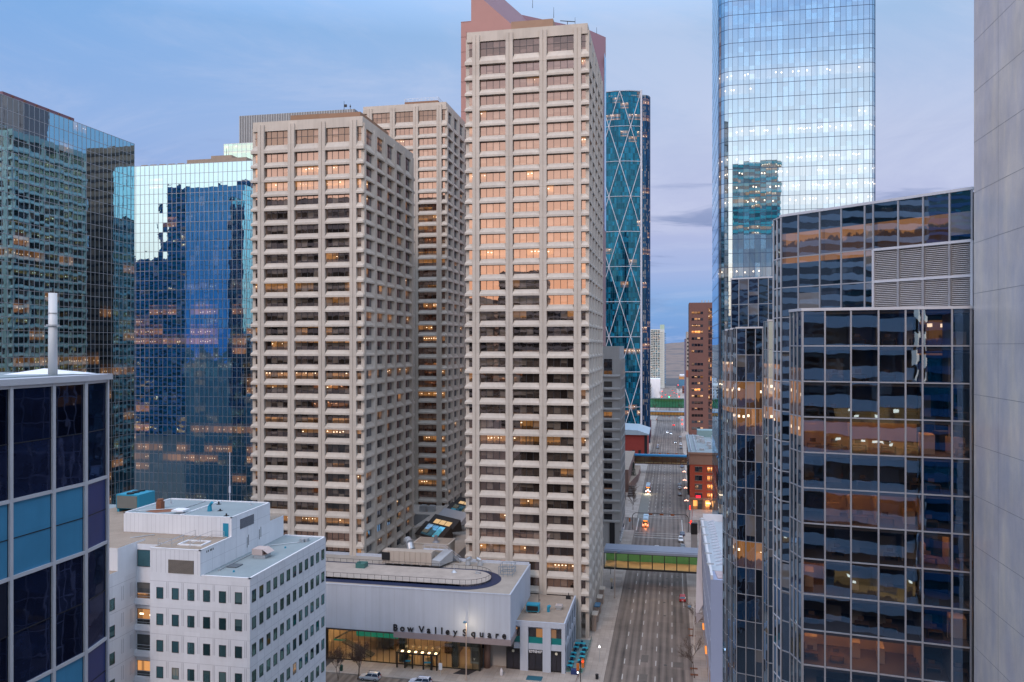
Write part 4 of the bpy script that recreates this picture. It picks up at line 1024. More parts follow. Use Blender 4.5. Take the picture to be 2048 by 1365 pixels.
b = MB(); b.box(-71.2,-58.4,189.4,192.2,19.55,22.7); b.build('casing', HVAC, hv)
b = MB()
for k in range(9): b.box(-71.0+k*1.4,-70.93+k*1.4,189.34,189.4,19.6,22.65)
b.build('seam', mat('beige seam', (.30,.25,.2), .7), hv)
b = MB(); b.box(-71.3,-69.2,189.2,189.38,20.4,22.3); b.build('intake', DARK, hv)
b = MB()
for k in range(6): b.box(-71+k*2.4,-70.6+k*2.4,189.5,192,19.4,19.56)
b.build('foot', WHITEP, hv)
b = MB(); b.add([(-58.3,189.3,19.5),(-56.2,189.3,19.5),(-54.4,194.8,19.5),(-56.6,194.8,19.5),(-58.3,189.3,21.0),(-56.2,189.3,20.7),(-54.4,194.8,22.3),(-56.6,194.8,22.4)],[(0,3,2,1),(4,5,6,7),(0,1,5,4),(1,2,6,5),(2,3,7,6),(3,0,4,7)]); b.build('duct', STEEL, hv)
ph = empty('plant_room', (-60,200,19), 'beige plant room with curved silver duct behind the podium roof', 'plant room')
b = MB(); b.box(-66.0,-56.6,198.2,204.5,14,22.6); b.box(-66.2,-56.4,198.0,204.7,22.6,22.75); b.build('wall', HVAC, ph)
b = MB(); b.prism(rect(-65.8,-56.8,198.4,204.3),22.75,22.80); b.build('roof', ROOFT, ph)
b = MB(); b.tube([(-66.4,197.4,19.6),(-66.4,197.4,21.2),(-66.9,198.0,22.6),(-67.8,199.2,23.1),(-68.6,200.6,22.6)],.95,12); b.build('duct', STEEL, ph)
b = MB(); b.cyl((-60.3,199.6,22.75),(-60.3,199.6,23.3),1.1,.45,10); b.cyl((-60.3,199.6,23.3),(-60.3,199.6,24.6),.42,.42,10); b.build('cone_vent', mat('dark galvanised', (.22,.22,.24), .5, .4), ph)
b = MB(); b.box(-67.3,-63.2,193.0,196.4,19.5,20.9); b.build('teal_cabinet', TEALM, ph)
st = empty('roof_stair', (-56,195,19), 'grey steel stairs and landing climbing over the podium roof plant', 'stairs')
b = MB()
for k in range(12): b.box(-56.8+k*.33,-56.35+k*.33,195.4,196.6,21.9-k*.24,21.98-k*.24)
for y in (195.4,196.6): b.tube([(-56.8,y,21.95),(-52.6,y,19.0)],.09,4)
b.build('tread', STEEL, st)
b = MB()
for y in (195.4,196.6): b.tube([(-62.5,y,22.9),(-56.9,y,22.9),(-52.7,y,20.0)],.05,4)
for x in (-62.5,-60.5,-58.7,-56.9): b.cyl((x,195.4,21.9),(x,195.4,22.9),.04,.04,4); b.cyl((x,196.6,21.9),(x,196.6,22.9),.04,.04,4)
b.box(-62.5,-56.9,195.4,196.6,21.85,21.93); b.build('handrail', PW, st)
fv = empty('exhaust_fan', (-48.6,193.5,19), 'pair of silver exhaust fans beside the back podium railing', 'exhaust fan')
for k, x in enumerate((-50.3,-47.2)):
    b = MB(); b.cyl((x,194.2,18.95),(x,194.2,20.2),.7,.5,10); b.cyl((x,194.2,20.2),(x+(.9 if k == 0 else -.9),194.0,20.7),.55,.5,10); b.build('fan', STEEL, fv)
b = MB(); b.cyl((-51.5,185.6,19.4),(-51.5,185.6,19.9),.75,.2,10); b.cyl((-51.5,185.6,19.9),(-51.5,185.6,21.3),.07,.07,6); b.build('cone_vent', STEEL, None, label='silver cone vent with thin pipe on the oval podium roof', cat='roof vent')
b = MB(); b.box(-46.2,-45.0,185.0,185.9,19.4,19.62); b.box(-46.1,-45.1,185.1,185.8,19.62,19.95); b.build('roof_vent', STEEL, None, label='small boxy vent near the curved end of the oval roof', cat='roof vent')
b = MB(); b.box(-76.2,-73.9,184.2,186.6,19.4,20.5); b.box(-76.0,-75.3,184.5,185.2,20.5,20.8); b.build('green_cabinet', mat('green cabinet', (.05,.16,.15), .5), None, label='dark green cabinet at the left end of the oval podium roof', cat='cabinet')
# sawtooth skylights between the towers
SKY = glow('lit skylight panes', (1,.66,.34), .75)
SKG = office('blue skylight panes', (.6,.85,1), .45, pout=0, floors=0, dark=(.04,.20,.26), blind=(.5,.42,.25), pb=.3, seed=191, wav=0)
DKM = mat('dark brown metal roof', (.035,.028,.025), .6); PALEM = mat('pale metal roof', (.36,.36,.38), .5)
for k, (cx, cy, z) in enumerate(((-71.5,234,16.6),(-71,242.5,17.0),(-70.5,251,17.4),(-70,259,17.8),(-69.5,266.5,18.2))):
    s_ = empty('roof_skylight', (cx,cy,z), ['blue glazed sawtooth skylight nearest the beige plant room','dark ridged sawtooth skylight with glowing panes, second from the plant room','pale ridged sawtooth skylight in the middle of the row','blue glazed sawtooth skylight, fourth from the plant room','sawtooth skylight with glowing panes closest to the rear tower'][k], 'skylight', 'sawtooth skylights between the towers')
    T = (lambda cx, cy, z0: lambda u, n, zz: (cx+u*.83+n*.56, cy-u*.56+n*.83, zz))(cx, cy, z)
    b = MB(T); W2 = 6.2
    b.add([(-W2,-2.6,z-.8),(W2,-2.6,z-.8),(W2,2.6,z-.8),(-W2,2.6,z-.8),(-W2,2.0,z+2.6),(W2,2.0,z+2.6)],[(0,3,4),(1,5,2),(2,5,4,3),(0,1,2,3)])
    b.build('frame', PALEM if k == 2 else DKM, s_)
    b = MB(T)
    for i in range(3):
        a0 = -W2+2.2+i*2.75; q = [(a0,-2.0,z-.30),(a0+2.5,-2.0,z-.30),(a0+2.5,.6 if k in (1,4) else 1.4,z+1.62 if k in (1,4) else z+2.21),(a0,.6 if k in (1,4) else 1.4,z+1.62 if k in (1,4) else z+2.21)]
        b.quad(*q, 0, [(i,0),(i+1,0),(i+1,1),(i,1)])
    b.build('pane', [SKG,SKY,PALEM,SKG,SKY][k], s_)
    b = MB(T); b.add([(-W2,-2.6,z-.8),(W2,-2.6,z-.8),(W2,2.0,z+2.55),(-W2,2.0,z+2.55)],[(0,1,2,3)]); b.build('slope', DKM if k not in (2,) else PALEM, s_)
b = MB(); b.prism(rect(-110,-79.2,258,273.5),0,17,0,1); b.build('terrace_block', [CONC2, ROOFG], None, label='grey terrace block at the foot of the rear concrete tower', cat='building')
b = MB(); b.prism([(-79.0,236),(-77.9,236),(-70.5,273),(-79,273)],14,17.5,0,1); b.build('terrace_wall', [CONC, ROOFG], None, label='sloping concrete terrace wall between the two rear towers', cat='wall')
for k, x in enumerate((-84,-81)):
    b = MB(); b.box(x-1.1,x+1.1,262,264.6,17,18.9); b.box(x-.8,x+.8,262.3,264.2,18.9,19.1); b.build('air_conditioner', STEEL, None, label=['left','right'][k]+' one of two steel air conditioners on the rear terrace', cat='air conditioner')

# ------------------------------------------------------------------ shop wing at the street corner
t = empty('shop_wing', (-29,188,0), 'two storey pale concrete shop wing at the street corner with dark shopfronts', 'shop building')
b = MB()
b.prism(rect(-35.4,-23.6,178,198.6),10.2,11.2,0,1); b.prism(rect(-35.4,-23.6,178.35,198.6),5.0,6.3,0)
for x0,x1 in ((-33.9,-32.05),(-28.7,-26.85),(-24.4,-23.6)): b.box(x0,x1,178.02,179.2,.15,10.2)
for k in range(5): b.box(-24.8,-23.62,180.6+k*4.3-.0,181.7+k*4.3,.15,10.2)
b.box(-35.3,-24.6,179.0,198.5,9.6,10.2)
b.build('wall', [PODW, ROOFT], t)
b = MB(); b.box(-35.4,-23.6,178.0,178.3,11.2,11.45); b.box(-23.9,-23.6,178.3,198.6,11.2,11.45); b.build('parapet', PODW, t)
for k,(x0,x1) in enumerate(((-35.4,-33.9),(-32.05,-28.7),(-26.85,-24.4))):
    b = MB(F(x0,178.9,1,0)); glass_grid(b, 0, x1-x0, 0, 6.3, 9.6, 2); b.box((x1-x0)/2-.06,(x1-x0)/2+.06,0,.08,6.3,9.6,1)
    o = b.build('window', [SMALLG, MULLD], t)
    b = MB(F(x0,178.8,1,0)); b.box(0,x1-x0,0,.06,6.3,7.7); b.build('balustrade', mat('teal window panel', (.01,.20,.20), .3), o)
for k,(x0,x1) in enumerate(((-37.2,-33.9),(-32.05,-28.7),(-26.85,-24.4))):
    b = MB(F(x0,178.5,1,0)); b.box(0,x1-x0,-.1,0,.15,5.0,1); glass_grid(b, .25, x1-x0-.25, .01, .5, 4.0, 2); b.box((x1-x0)/2-.06,(x1-x0)/2+.06,0,.08,.15,5.0,1)
    o = b.build('shopfront', [mat('dark shop glass', (.03,.03,.04), .25), DARK], t)
    if k != 1:
        b = MB(F(x0,178.5,1,0)); c = (x1-x0)/2; b.cyl((c,.06,4.35),(c,.16,4.35),.30,.30,14); b.build('round_sign', mat('cream disc', (.70,.66,.52), .6), o)
lettering('', .85, .06, WHITEP, t, [(c_, (-31.75+i*.38, 178.35, 4.25)) for i, c_ in enumerate('TOWNSHIP')], 'shop_lettering', .012)
T = F(-23.6,178,0,1)
for k in range(5):
    u0 = (1.3 if k == 0 else 3.7+(k-1)*4.3); u1 = 2.6+k*4.3
    if u1-u0 < .5: continue
    b = MB(T); glass_grid(b, u0, u1, -.5, 6.3, 9.6, 2, uo=3*k); glass_grid(b, u0, u1, -.5, .5, 5.0, 2, uo=3*k); b.build('side_window', SMALLG, t)
rooftop('air_conditioner','teal louvred air conditioner on the shop wing roof','air conditioner',[('casing',TEALM,[(-33.6,-30.6,184.2,186.2,11.55,13.2)]),('grille',DARK,[(-33.4,-30.8,184.1,184.19,11.8,12.9)]),('foot',STEEL,[(-33.5,-33.2,184.3,186.1,11.2,11.55),(-31,-30.7,184.3,186.1,11.2,11.55)])])
b = MB(); b.cyl((-31.2,188,11.2),(-31.2,188,14.4),.07,.07,6); b.cyl((-31.2,188,13.2),(-30.8,188,13.2),.1,.1,6); b.build('mast', DARK, None, label='thin dark mast beside the teal air conditioner on the shop wing', cat='mast')
b = MB(); b.cyl((-28.6,186,11.2),(-28.6,186,12.3),.35,.35,10); b.cyl((-28.6,186,12.3),(-28.2,185.9,12.7),.45,.3,10); b.build('roof_vent', TEALM, None, label='small round teal vent on the shop wing roof', cat='roof vent')
b = MB(); b.box(-27.0,-25.8,187.6,188.8,11.2,11.8); b.box(-27.2,-25.6,187.4,189.0,11.8,12.3); b.build('roof_vent', STEEL, None, label='square silver vent cowl on the shop wing roof', cat='roof vent')
b = MB(); b.box(-25.8,-24.6,196.2,196.6,11.2,12.0); b.cyl((-25.2,196.8,11.2),(-25.2,196.8,12.6),.1,.1,6); b.build('roof_pipe', DARK, None, label='dark pipe stand at the back corner of the shop wing roof', cat='pipe')

# ------------------------------------------------------------------ footbridges
def skybridge(label, x0, x1, y0, y1, z0, z1, roofm, upm, n_, lamp, floorm, through, group='glazed footbridges over the street', pm=DARK):
    t = empty('footbridge', ((x0+x1)/2,(y0+y1)/2,z0), label, 'footbridge', group)
    b = MB(); b.box(x0,x1,y0-.25,y1+.25,z1-.9,z1-.45); b.prism([(x0,y0-.25),(x1,y0-.25),(x1,y1+.25),(x0,y1+.25)],z1-.45,z1-.2); b.box(x0,x1,y0+.6,y1-.6,z1-.2,z1); b.build('roof', roofm, t)
    b = MB(); b.box(x0,x1,y0,y1,z0,z0+.5); b.build('deck', pm, t)
    b = MB(); b.box(x0,x1,y0+.2,y1-.2,z0+.52,z0+.58); b.build('floor', floorm, t)
    b = MB(); b.box(x0,x1,y1-.12,y1-.04,z0+.5,z1-.9); b.build('back_glazing', upm, t)
    b = MB(); b.quad((x0,y0,z0+.5),(x1,y0,z0+.5),(x1,y0,z1-.9),(x0,y0,z1-.9)); b.build('glazing', through, t)
    b = MB()
    for k in range(n_+1): x = x0+(x1-x0)*k/n_; b.box(x-.13,x+.13,y0-.12,y0+.06,z0+.1,z1-.9)
    b.box(x0,x1,y0-.1,y0+.06,z1-1.1,z1-.88); b.build('frame', pm, t)
    b = MB()
    for k in range(n_): x = x0+(x1-x0)*(k+.5)/n_; b.box(x-.9,x+.9,(y0+y1)/2-.15,(y0+y1)/2+.15,z1-1.0,z1-.92)
    b.build('lamp', lamp, t); return t
BLAMP = glow('bridge lamps', (1,.68,.38), 38)
GG = clear('green bridge glass', (.7,.9,.8), .10, (.85,.92,.82), 0)
FLAMP = glow('far bridge lamps', (1,.68,.38), 7)
BF = mat('tan bridge floor', (.50,.33,.20), .7)
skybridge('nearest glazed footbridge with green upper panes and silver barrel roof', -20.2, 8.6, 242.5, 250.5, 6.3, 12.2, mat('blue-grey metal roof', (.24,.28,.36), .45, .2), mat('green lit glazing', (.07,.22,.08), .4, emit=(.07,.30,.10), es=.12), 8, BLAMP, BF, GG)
skybridge('second footbridge with bright blue roof and brown open frame', -26, 10, 470, 474, 5.2, 10.6, mat('bright blue roof', (.03,.22,.42), .5), mat('brown bridge panel', (.16,.08,.05), .6), 14, glow('dim bridge lamps', (1,.6,.3), 4), BF, GG, pm=mat('brown steel', (.10,.045,.035), .6))
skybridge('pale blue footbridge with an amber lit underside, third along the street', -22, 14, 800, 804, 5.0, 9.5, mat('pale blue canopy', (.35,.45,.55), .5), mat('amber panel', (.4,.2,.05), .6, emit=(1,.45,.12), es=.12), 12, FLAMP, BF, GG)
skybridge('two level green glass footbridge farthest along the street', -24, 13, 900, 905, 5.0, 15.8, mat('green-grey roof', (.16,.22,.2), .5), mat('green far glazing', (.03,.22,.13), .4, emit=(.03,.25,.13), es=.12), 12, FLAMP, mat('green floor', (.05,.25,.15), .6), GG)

# ------------------------------------------------------------------ right side of the street
t = empty('grey_roof_building', (16,198,0), 'low building with long pale blue roof and lavender end wall at the right kerb', 'building')
LAV = mat('lavender blue cladding', (.30,.36,.52), .7, var=.05, scale=.1)
b = MB(); b.prism(rect(7.9,24,169.8,226),0,25.6,0); b.build('wall', LAV, t)
b = MB(); b.prism(rect(8.4,24,176.2,225.4),25.6,25.75); b.build('roof', mat('pale blue membrane', (.38,.44,.50), .8, var=.15, scale=.15, grain=.05), t)
b = MB(); b.box(7.85,8.35,169.75,226.05,25.6,26.5); b.box(8.35,24,225.4,226.0,25.6,27.6); b.build('parapet', mat('pale parapet', (.60,.62,.66), .6), t)
b = MB()
for k in range(16): y = 180+k*2.9; b.add([(9.4,y,25.85),(11.2,y+1.5,25.85),(11.2,y+1.65,25.85),(9.4,y+.15,25.85),(9.4,y,26.0),(11.2,y+1.5,26.35),(11.2,y+1.65,26.35),(9.4,y+.15,26.0)],[(0,1,5,4),(1,2,6,5),(2,3,7,6),(3,0,4,7),(4,5,6,7)])
b.build('roof_fin', PW, t)
b = MB()
for k in range(6): y = 178+k*9.0; b.box(7.3,8.9,y,y+.35,26.5,26.8)
b.box(7.6,7.8,177,225,26.3,26.5); b.build('roof_bracket', STEEL, t)
b = MB(); b.prism([(9.3,170.6),(20,170.6),(20,175.8),(9.0,175.8)],25.6,25.78); b.build('ballast_patch', mat('pink grey ballast', (.40,.34,.36), .95, var=.4, scale=.5, grain=.3), t)
b = MB(F(7.9,226,0,-1))
for k in range(14): b.box(2+k*4,2.12+k*4,0,.05,0,25.5)
for z in (6.5,12.8,19.2): b.box(0,56,0,.05,z,z+.15)
b.build('panel_joint', PW, t)
b = MB(F(7.9,226,0,-1))
for k in range(6): b.box(3+k*9,8+k*9,-.02,.03,.3,4.4)
b.build('shopfront', office('street shopfront', (.6,.6,.6), .12, floors=1, pin=.6, pout=.6, le=1.6, seed=201, pitch=5, rand=False, dark=(.02,.02,.02)), t)
b = MB(); b.box(7.5,7.86,204,206,3.2,4.2); b.box(7.5,7.86,188,190.5,3.2,4.2); b.build('shop_sign', glow('orange shop sign', (1,.30,.06), 1.3), t)
b = MB(); b.add([(14,223,25.8),(20,223,25.8),(20,225,25.8),(14,225,25.8),(15,223.4,29.6),(19,223.4,29.6)],[(0,1,5,4),(1,2,5),(2,3,4,5),(3,0,4)]); b.build('glass_cap', mat('blue glass cap', (.03,.12,.25), .15, spec=.8), t)
fb = empty('fabric_banner', (7,208,9), 'tall pale fabric sail hanging on the side of the low blue-roofed building', 'banner')
b = MB(); b.loft([[(7.5,222,25.2),(7.6,222.1,25.2),(7.6,222.2,25.1)],[(6.3,212,16.5),(7.7,214,16.9),(7.7,214.1,16.5)],[(5.8,204,8.3),(7.7,206,8.9),(7.7,206.1,8.5)],[(5.7,202.5,7.0),(6.0,203,7.0),(6.0,203.1,6.8)]]); b.build('sheet', mat('off white canvas', (.60,.55,.54), .8, var=.06), fb)
b = MB(); b.add([(5.75,203,7.8),(7.7,204.5,6.6),(6.0,202.4,5.2),(5.9,203.1,7.7),(7.75,204.6,6.5),(6.05,202.6,5.2)],[(0,1,2),(3,5,4),(0,3,4,1),(1,4,5,2),(2,5,3,0)]); b.tube([(5.9,203,7.5),(7.9,204,8.0)],.06,5); b.build('tail', mat('off white canvas b', (.56,.51,.50), .8), fb)
# red brick block
BRK = mat('red brick', (.42,.078,.042), .85, var=.18, scale=.8, grain=.1); STN = mat('brown sandstone', (.30,.18,.13), .85, var=.12)
t = empty('brick_building', (17,400,0), 'red brick block with brown cornice and lit sash windows at the crossing', 'brick building')
b = MB(); b.prism(rect(7.9,34,368.6,440),5.2,20.4,0,1); b.build('wall', [BRK, ROOFB], t)
b = MB(); b.prism(rect(7.7,34,368.3,440),20.4,25.0,0,1); b.prism(rect(7.2,34.3,367.8,440.3),25.0,26.0,0,1); b.box(7.5,34,368.0,368.6,4.6,5.5); b.box(7.9,9.0,368.4,369,0.15,4.6); b.box(8.6,34,368.9,440,.15,5.0)
for x in (14.2,19.6,24.8): b.box(x-.5,x+.5,368.3,368.9,.15,4.6)
b.build('cornice', [STN, ROOFB], t)
LITW = office('lit sash window', (.5,.5,.5), .10, floors=1, pin=.75, pout=.7, le=2.2, warm=(1,.33,.07), dark=(.03,.025,.02), seed=211, group=1.0, pitch=3.95, off=.2, lamps=.4)
def sash(t, T, u0, z0, w, h, lit):
    b = MB(T); glass_grid(b, u0, u0+w, .02, z0, z0+h, 2)
    b.box(u0-.12,u0,0,.16,z0,z0+h,1); b.box(u0+w,u0+w+.12,0,.16,z0,z0+h,1); b.box(u0+w/2-.14,u0+w/2+.14,0,.16,z0,z0+h,1); b.box(u0-.3,u0+w+.3,0,.2,z0-.25,z0,2); b.box(u0-.3,u0+w+.3,0,.2,z0+h,z0+h+.3,2); b.box(u0,u0+w,0,.08,z0+h*.5-.05,z0+h*.5+.05,1)
    return b.build('window', [LITW if lit else SMALLG, MULLD, STN], t)
T = F(7.9,368.6,1,0)
for r_ in range(4):
    for k in range(4): sash(t, T, 2.4+k*5.2, 17.2-3.95*r_, 2.9, 2.2, k >= 1 and (k+r_) != 5)
T = F(7.9,440,0,-1)
for r_ in range(4):
    for k in range(8): sash(t, T, 3+k*8.4, 17.2-3.95*r_, 2.9, 2.2, (k*3+r_) % 5 == 0)
b = MB(F(8.6,368.85,1,0))
for k in range(4): glass_grid(b, .8+k*5.2, 4.6+k*5.2, .02, .3, 4.2, 2, uo=3*k)
b.build('shopfront', office('amber shopfront', (.5,.5,.5), .1, floors=1, pin=.75, pout=.75, le=2.2, warm=(1,.35,.08), dark=(.02,.02,.02), seed=221, pitch=5, group=1.0, rand=False), t)
b = MB(); b.box(15,17,367.6,368.2,3.0,3.5); b.box(20,22,367.6,368.2,3.0,3.5); b.build('shop_lamp', glow('shop lamps', (1,.42,.2), 5), t)
b = MB(); b.box(10.6,12.6,367.9,368.25,5.6,6.5); b.box(21.5,22.6,367.9,368.25,5.6,6.4); b.build('neon_sign', glow('red neon sign', (1,.02,.04), 3), t)
b = MB()
rq = random.Random(3)
for k in range(16): x = rq.uniform(11.5,24); y = rq.uniform(374,425); b.box(x,x+rq.uniform(.8,2.4),y,y+rq.uniform(1,3),26,26+rq.uniform(.6,2.2))
b.build('roof_plant', STEEL, t)
b = MB(); b.box(13,34,430,438,26,29.5); b.build('roof_house', mat('teal roof house', (.20,.32,.34), .6), t)
b = MB(); b.box(8.4,8.6,368.2,440,26,26.9); b.box(10.8,10.95,370,436,26,26.9); b.build('parapet', PW, t)
b = MB(); b.box(7.0,7.85,372,384,6,19.5); b.build('blade_sign', DARK, t)
# brown tower and the pale one behind it
BRT = mat('brown brick tower cladding', (.17,.085,.072), .8, var=.08, scale=.2)
t = empty('brown_tower', (22,650,0), 'slim brown tower with short strips of small windows beside the street', 'tower')
slab(t, rect(13.1,31.7,635,665), 0, 107.5, BRT, 'wall', ROOFB)
T = F(13.1,635,1,0)
for r_ in range(19):
    if r_ == 7: continue
    z0 = 98.5-4.98*r_
    for k in range(4):
        b = MB(T); u = 1.9+k*2.2; glass_grid(b, u, u+2.0, .05, z0, z0+2.0, 1, 1, r_*5+k); b.build('window', LITW if r_ in (3,12) and k < 3 else SMALLG, t)
b = MB(T); glass_grid(b, 14.6, 18.4, .06, 2, 103, 3, 21, 40); b.build('corner_glazing', LITW if False else SMALLG, t)
b = MB(T)
for k in range(22): b.box(14.4,18.6,.0,.16,2+k*4.81,2.9+k*4.81)
for u in (14.5,15.8,17.1,18.4): b.box(u-.12,u+.12,.0,.18,2,103)
b.build('spandrel', BRT, t)
b = MB()
for k in range(3): b.cyl((23+k*2.5,640,107.5),(23+k*2.5,640,109.5),.5,.5,8)
b.build('roof_plant', STEEL, t)
t = empty('pale_tower', (14,715,0), 'narrow pale tower with a column of round windows behind the brown tower', 'tower')
slab(t, rect(12.2,18,700,735), 0, 86, CONC, 'wall')
b = MB(); b.box(10.9,12.2,706,735,0,80); b.build('side_wall', mat('purple grey wall', (.28,.25,.34), .8), t)
b = MB()
for k in range(8): z = 80-k*3.3; b.cyl((13.4,699.9,z),(13.4,699.98,z),.8,.8,10)
b.build('round_window', DARK, t)
b = MB(); b.box(11.9,15.5,699.6,699.95,47,53); b.build('band', mat('terracotta band', (.36,.12,.08), .8), t)
# far tower and blocks
t = empty('condo_tower', (-24,1425,0), 'distant pale green condominium tower with stacked balconies', 'tower')
CW = mat('pale condo wall', (.50,.55,.54), .8); 
slab(t, rect(-37,-13,1420,1445), 0, 103, CW); b = MB(); b.box(-20.5,-13,1420.2,1440,103,111); b.build('roof_house', mat('pale green plant room', (.38,.50,.40), .7), t)
g = MB(F(-37,1419.9,1,0)); glass_grid(g, .5, 16.5, .05, 8, 101, 8, 31); g.build('window', CONDOG, t, kind='stuff')
b = MB(F(-37,1419.9,1,0))
for k in range(31):
    z = 8+k*3.0; b.box(0,24.0,.06,.3,z-.35,z+.35); b.box(17,21,.1,1.6,z-.1,z+.95); b.box(0,3.5,.1,1.4,z-.1,z+.95)
for u in (.4,4.4,8.4,12.4,16.4,21.8): b.box(u-.3,u+.3,.05,.35,0,101)
b.build('balcony', mat('pale balcony', (.60,.62,.58), .7), t)
b = MB(F(-13,1420,0,1))
for k in range(30): z = 8+k*3.0; b.box(2,22,.05,2.6,z,z+1.1)
b.build('side_balcony', mat('blue balcony glass', (.10,.22,.36), .4), t)
slab(empty('white_building', (-25,1150,0), 'distant white blank-walled block in front of the condominium tower', 'building'), rect(-31,-16.5,1150,1180), 0, 27, WHITEP)
t = empty('striped_building', (-36,1100,0), 'distant beige block with dark strip windows at the left kerb', 'building')
slab(t, rect(-42,-28.5,1080,1140), 0, 22, CONC)
b = MB()
for k in range(5): b.box(-41.5,-29,1079.9,1080,3+k*3.9,4.8+k*3.9); b.box(-28.5,-28.4,1083,1137,3+k*3.9,4.8+k*3.9)
b.build('window', DARK, t)
t = empty('colourful_building', (20,1500,0), 'distant orange and blue block at the right kerb', 'building')
slab(t, rect(13,40,1500,1530), 0, 12, mat('blue block', (.08,.22,.35), .6)); b = MB(); b.box(12.8,40,1499.8,1530,12,17.5); b.build('upper_wall', mat('orange block', (.55,.28,.12), .6), t); b = MB(); b.box(14,30,1499,1528,17.5,20.5); b.build('roof_house', WHITEP, t)
rq = random.Random(9)
for k in range(10):
    s_ = 1 if k % 2 else -1; y = 820+rq.random()*500; x = (24 if s_ > 0 else -34)+s_*rq.uniform(0,14); h_ = rq.uniform(8,16)
    t = empty('low_building', (x,y,0), '', 'building', 'low far buildings along the street')
    c_ = rq.choice([('brown',(.18,.12,.10)),('grey',(.28,.28,.29)),('tan',(.34,.27,.2)),('dark red',(.22,.08,.06))])
    t['label'] = 'distant low %s block at the %s kerb, %s' % (c_[0], 'right' if s_ > 0 else 'left', ['tucked behind trees','with dark strip windows','seen past the pale tower','under the white block','beside the green bridge','of four dark bands','near the amber bridge','partly hidden by trees','close to the hills','by the red tail lights'][k])
    slab(t, rect(x-9,x+9,y,y+25), 0, h_, mat('far block '+str(k), c_[1], .85))
    b = MB(); 
    for z in range(2, int(h_)-1, 4): b.box(x-9.05,x+9.05,y-.08,y+25.1,z,z+1.5)
    b.build('window_band', DARK, t)
# left kerb beyond the crossing
t = empty('brown_podium', (-28,440,0), 'brown stepped podium with ramp walls at the left kerb past the crossing', 'building')
BRN = mat('brown concrete', (.22,.14,.12), .85, var=.12)
b = MB(); b.prism(rect(-46,-21.5,405,478),0,11.5,0,1); b.prism(rect(-46,-26,385,405),0,6,0,1); b.prism([(-21.5,405),(-18,440),(-18,470),(-21.5,470)],0,4.2,0,1); b.build('wall', [BRN, ROOFT], t)
b = MB()
for k in range(7): b.box(-21.3+k*.0,-18.6,392+k*2.2,393.8+k*2.2,.15+k*.25,.5+k*.45)
b.box(-25,-22,388,389,.15,3.2); b.box(-22.4,-21.8,372,389,.15,2.4); b.build('steps', mat('ramp steps', (.12,.10,.095), .9), t)
b = MB(); b.box(-24.9,-22.2,387.6,387.9,3,3.6); b.box(-25.9,-25.6,384.5,385,2,4.2); b.build('lamp', glow('amber wall lamps', (1,.4,.15), 5), t)
t = empty('red_brick_hall', (-28,540,0), 'low red brick hall with pale blue-grey gabled roof below the lattice tower', 'building')
slab(t, rect(-46,-15.8,525,565), 0, 16.0, mat('deep red brick', (.30,.045,.035), .85, var=.15, scale=.5))
b = MB(); b.loft([[(-47,523.5,16),(-14.6,523.5,16),(-14.6,523.5,16.6),(-22,523.5,19.0),(-47,523.5,20)],[(-47,567,16),(-14.6,567,16),(-14.6,567,16.6),(-22,567,19.0),(-47,567,20)]]); b.build('roof', mat('blue-grey metal roof b', (.34,.42,.48), .6), t)
b = MB(F(-46,525,1,0)); 
for u in (20.5,24.5): b.box(u,u+1.6,0,.05,3,6)
b.box(28.4,30.2,0,.2,0,16); b.build('door', DARK, t)
slab(empty('small_brick_block', (-21,640,0), 'small dark red brick block at the left kerb beyond the gabled hall', 'building'), rect(-30,-16.8,632,668), 0, 13, mat('dark red brick b', (.20,.05,.045), .85))
# ------------------------------------------------------------------ vehicles
TYRE = mat('tyre rubber', (.02,.02,.02), .9); RIM = mat('wheel rim', (.45,.46,.48), .35, .7); AUTOG = mat('car glass', (.02,.04,.07), .08, spec=.9)
HEAD = glow('white headlamp', (.85,.9,1), 14); HEADY = glow('yellow headlamp', (1,.85,.55), 40); TAIL = glow('red tail lamp', (1,.03,.02), 9); TAILO = mat('unlit tail lamp', (.25,.01,.01), .3); HEADO = mat('unlit headlamp', (.7,.72,.75), .2)
PAINTS = {}
def paint(nm, c):
    if nm not in PAINTS:
        m, n = newmat(nm + ' car paint'); b = n.new('ShaderNodeBsdfPrincipled'); n.set(b.inputs['Base Color'], c); b.inputs['Roughness'].default_value = .35
        b.inputs['Coat Weight'].default_value = .6; b.inputs['Coat Roughness'].default_value = .08; n.out(b.outputs[0]); PAINTS[nm] = m
    return PAINTS[nm]
def ring(x, hw, zb, zt, tum=.0):
    return [(x,-hw,zb),(x,hw,zb),(x,hw*1.03,(zb+zt)/2),(x,hw*(.94-tum),zt),(x,-hw*(.94-tum),zt),(x,-hw*1.03,(zb+zt)/2)]
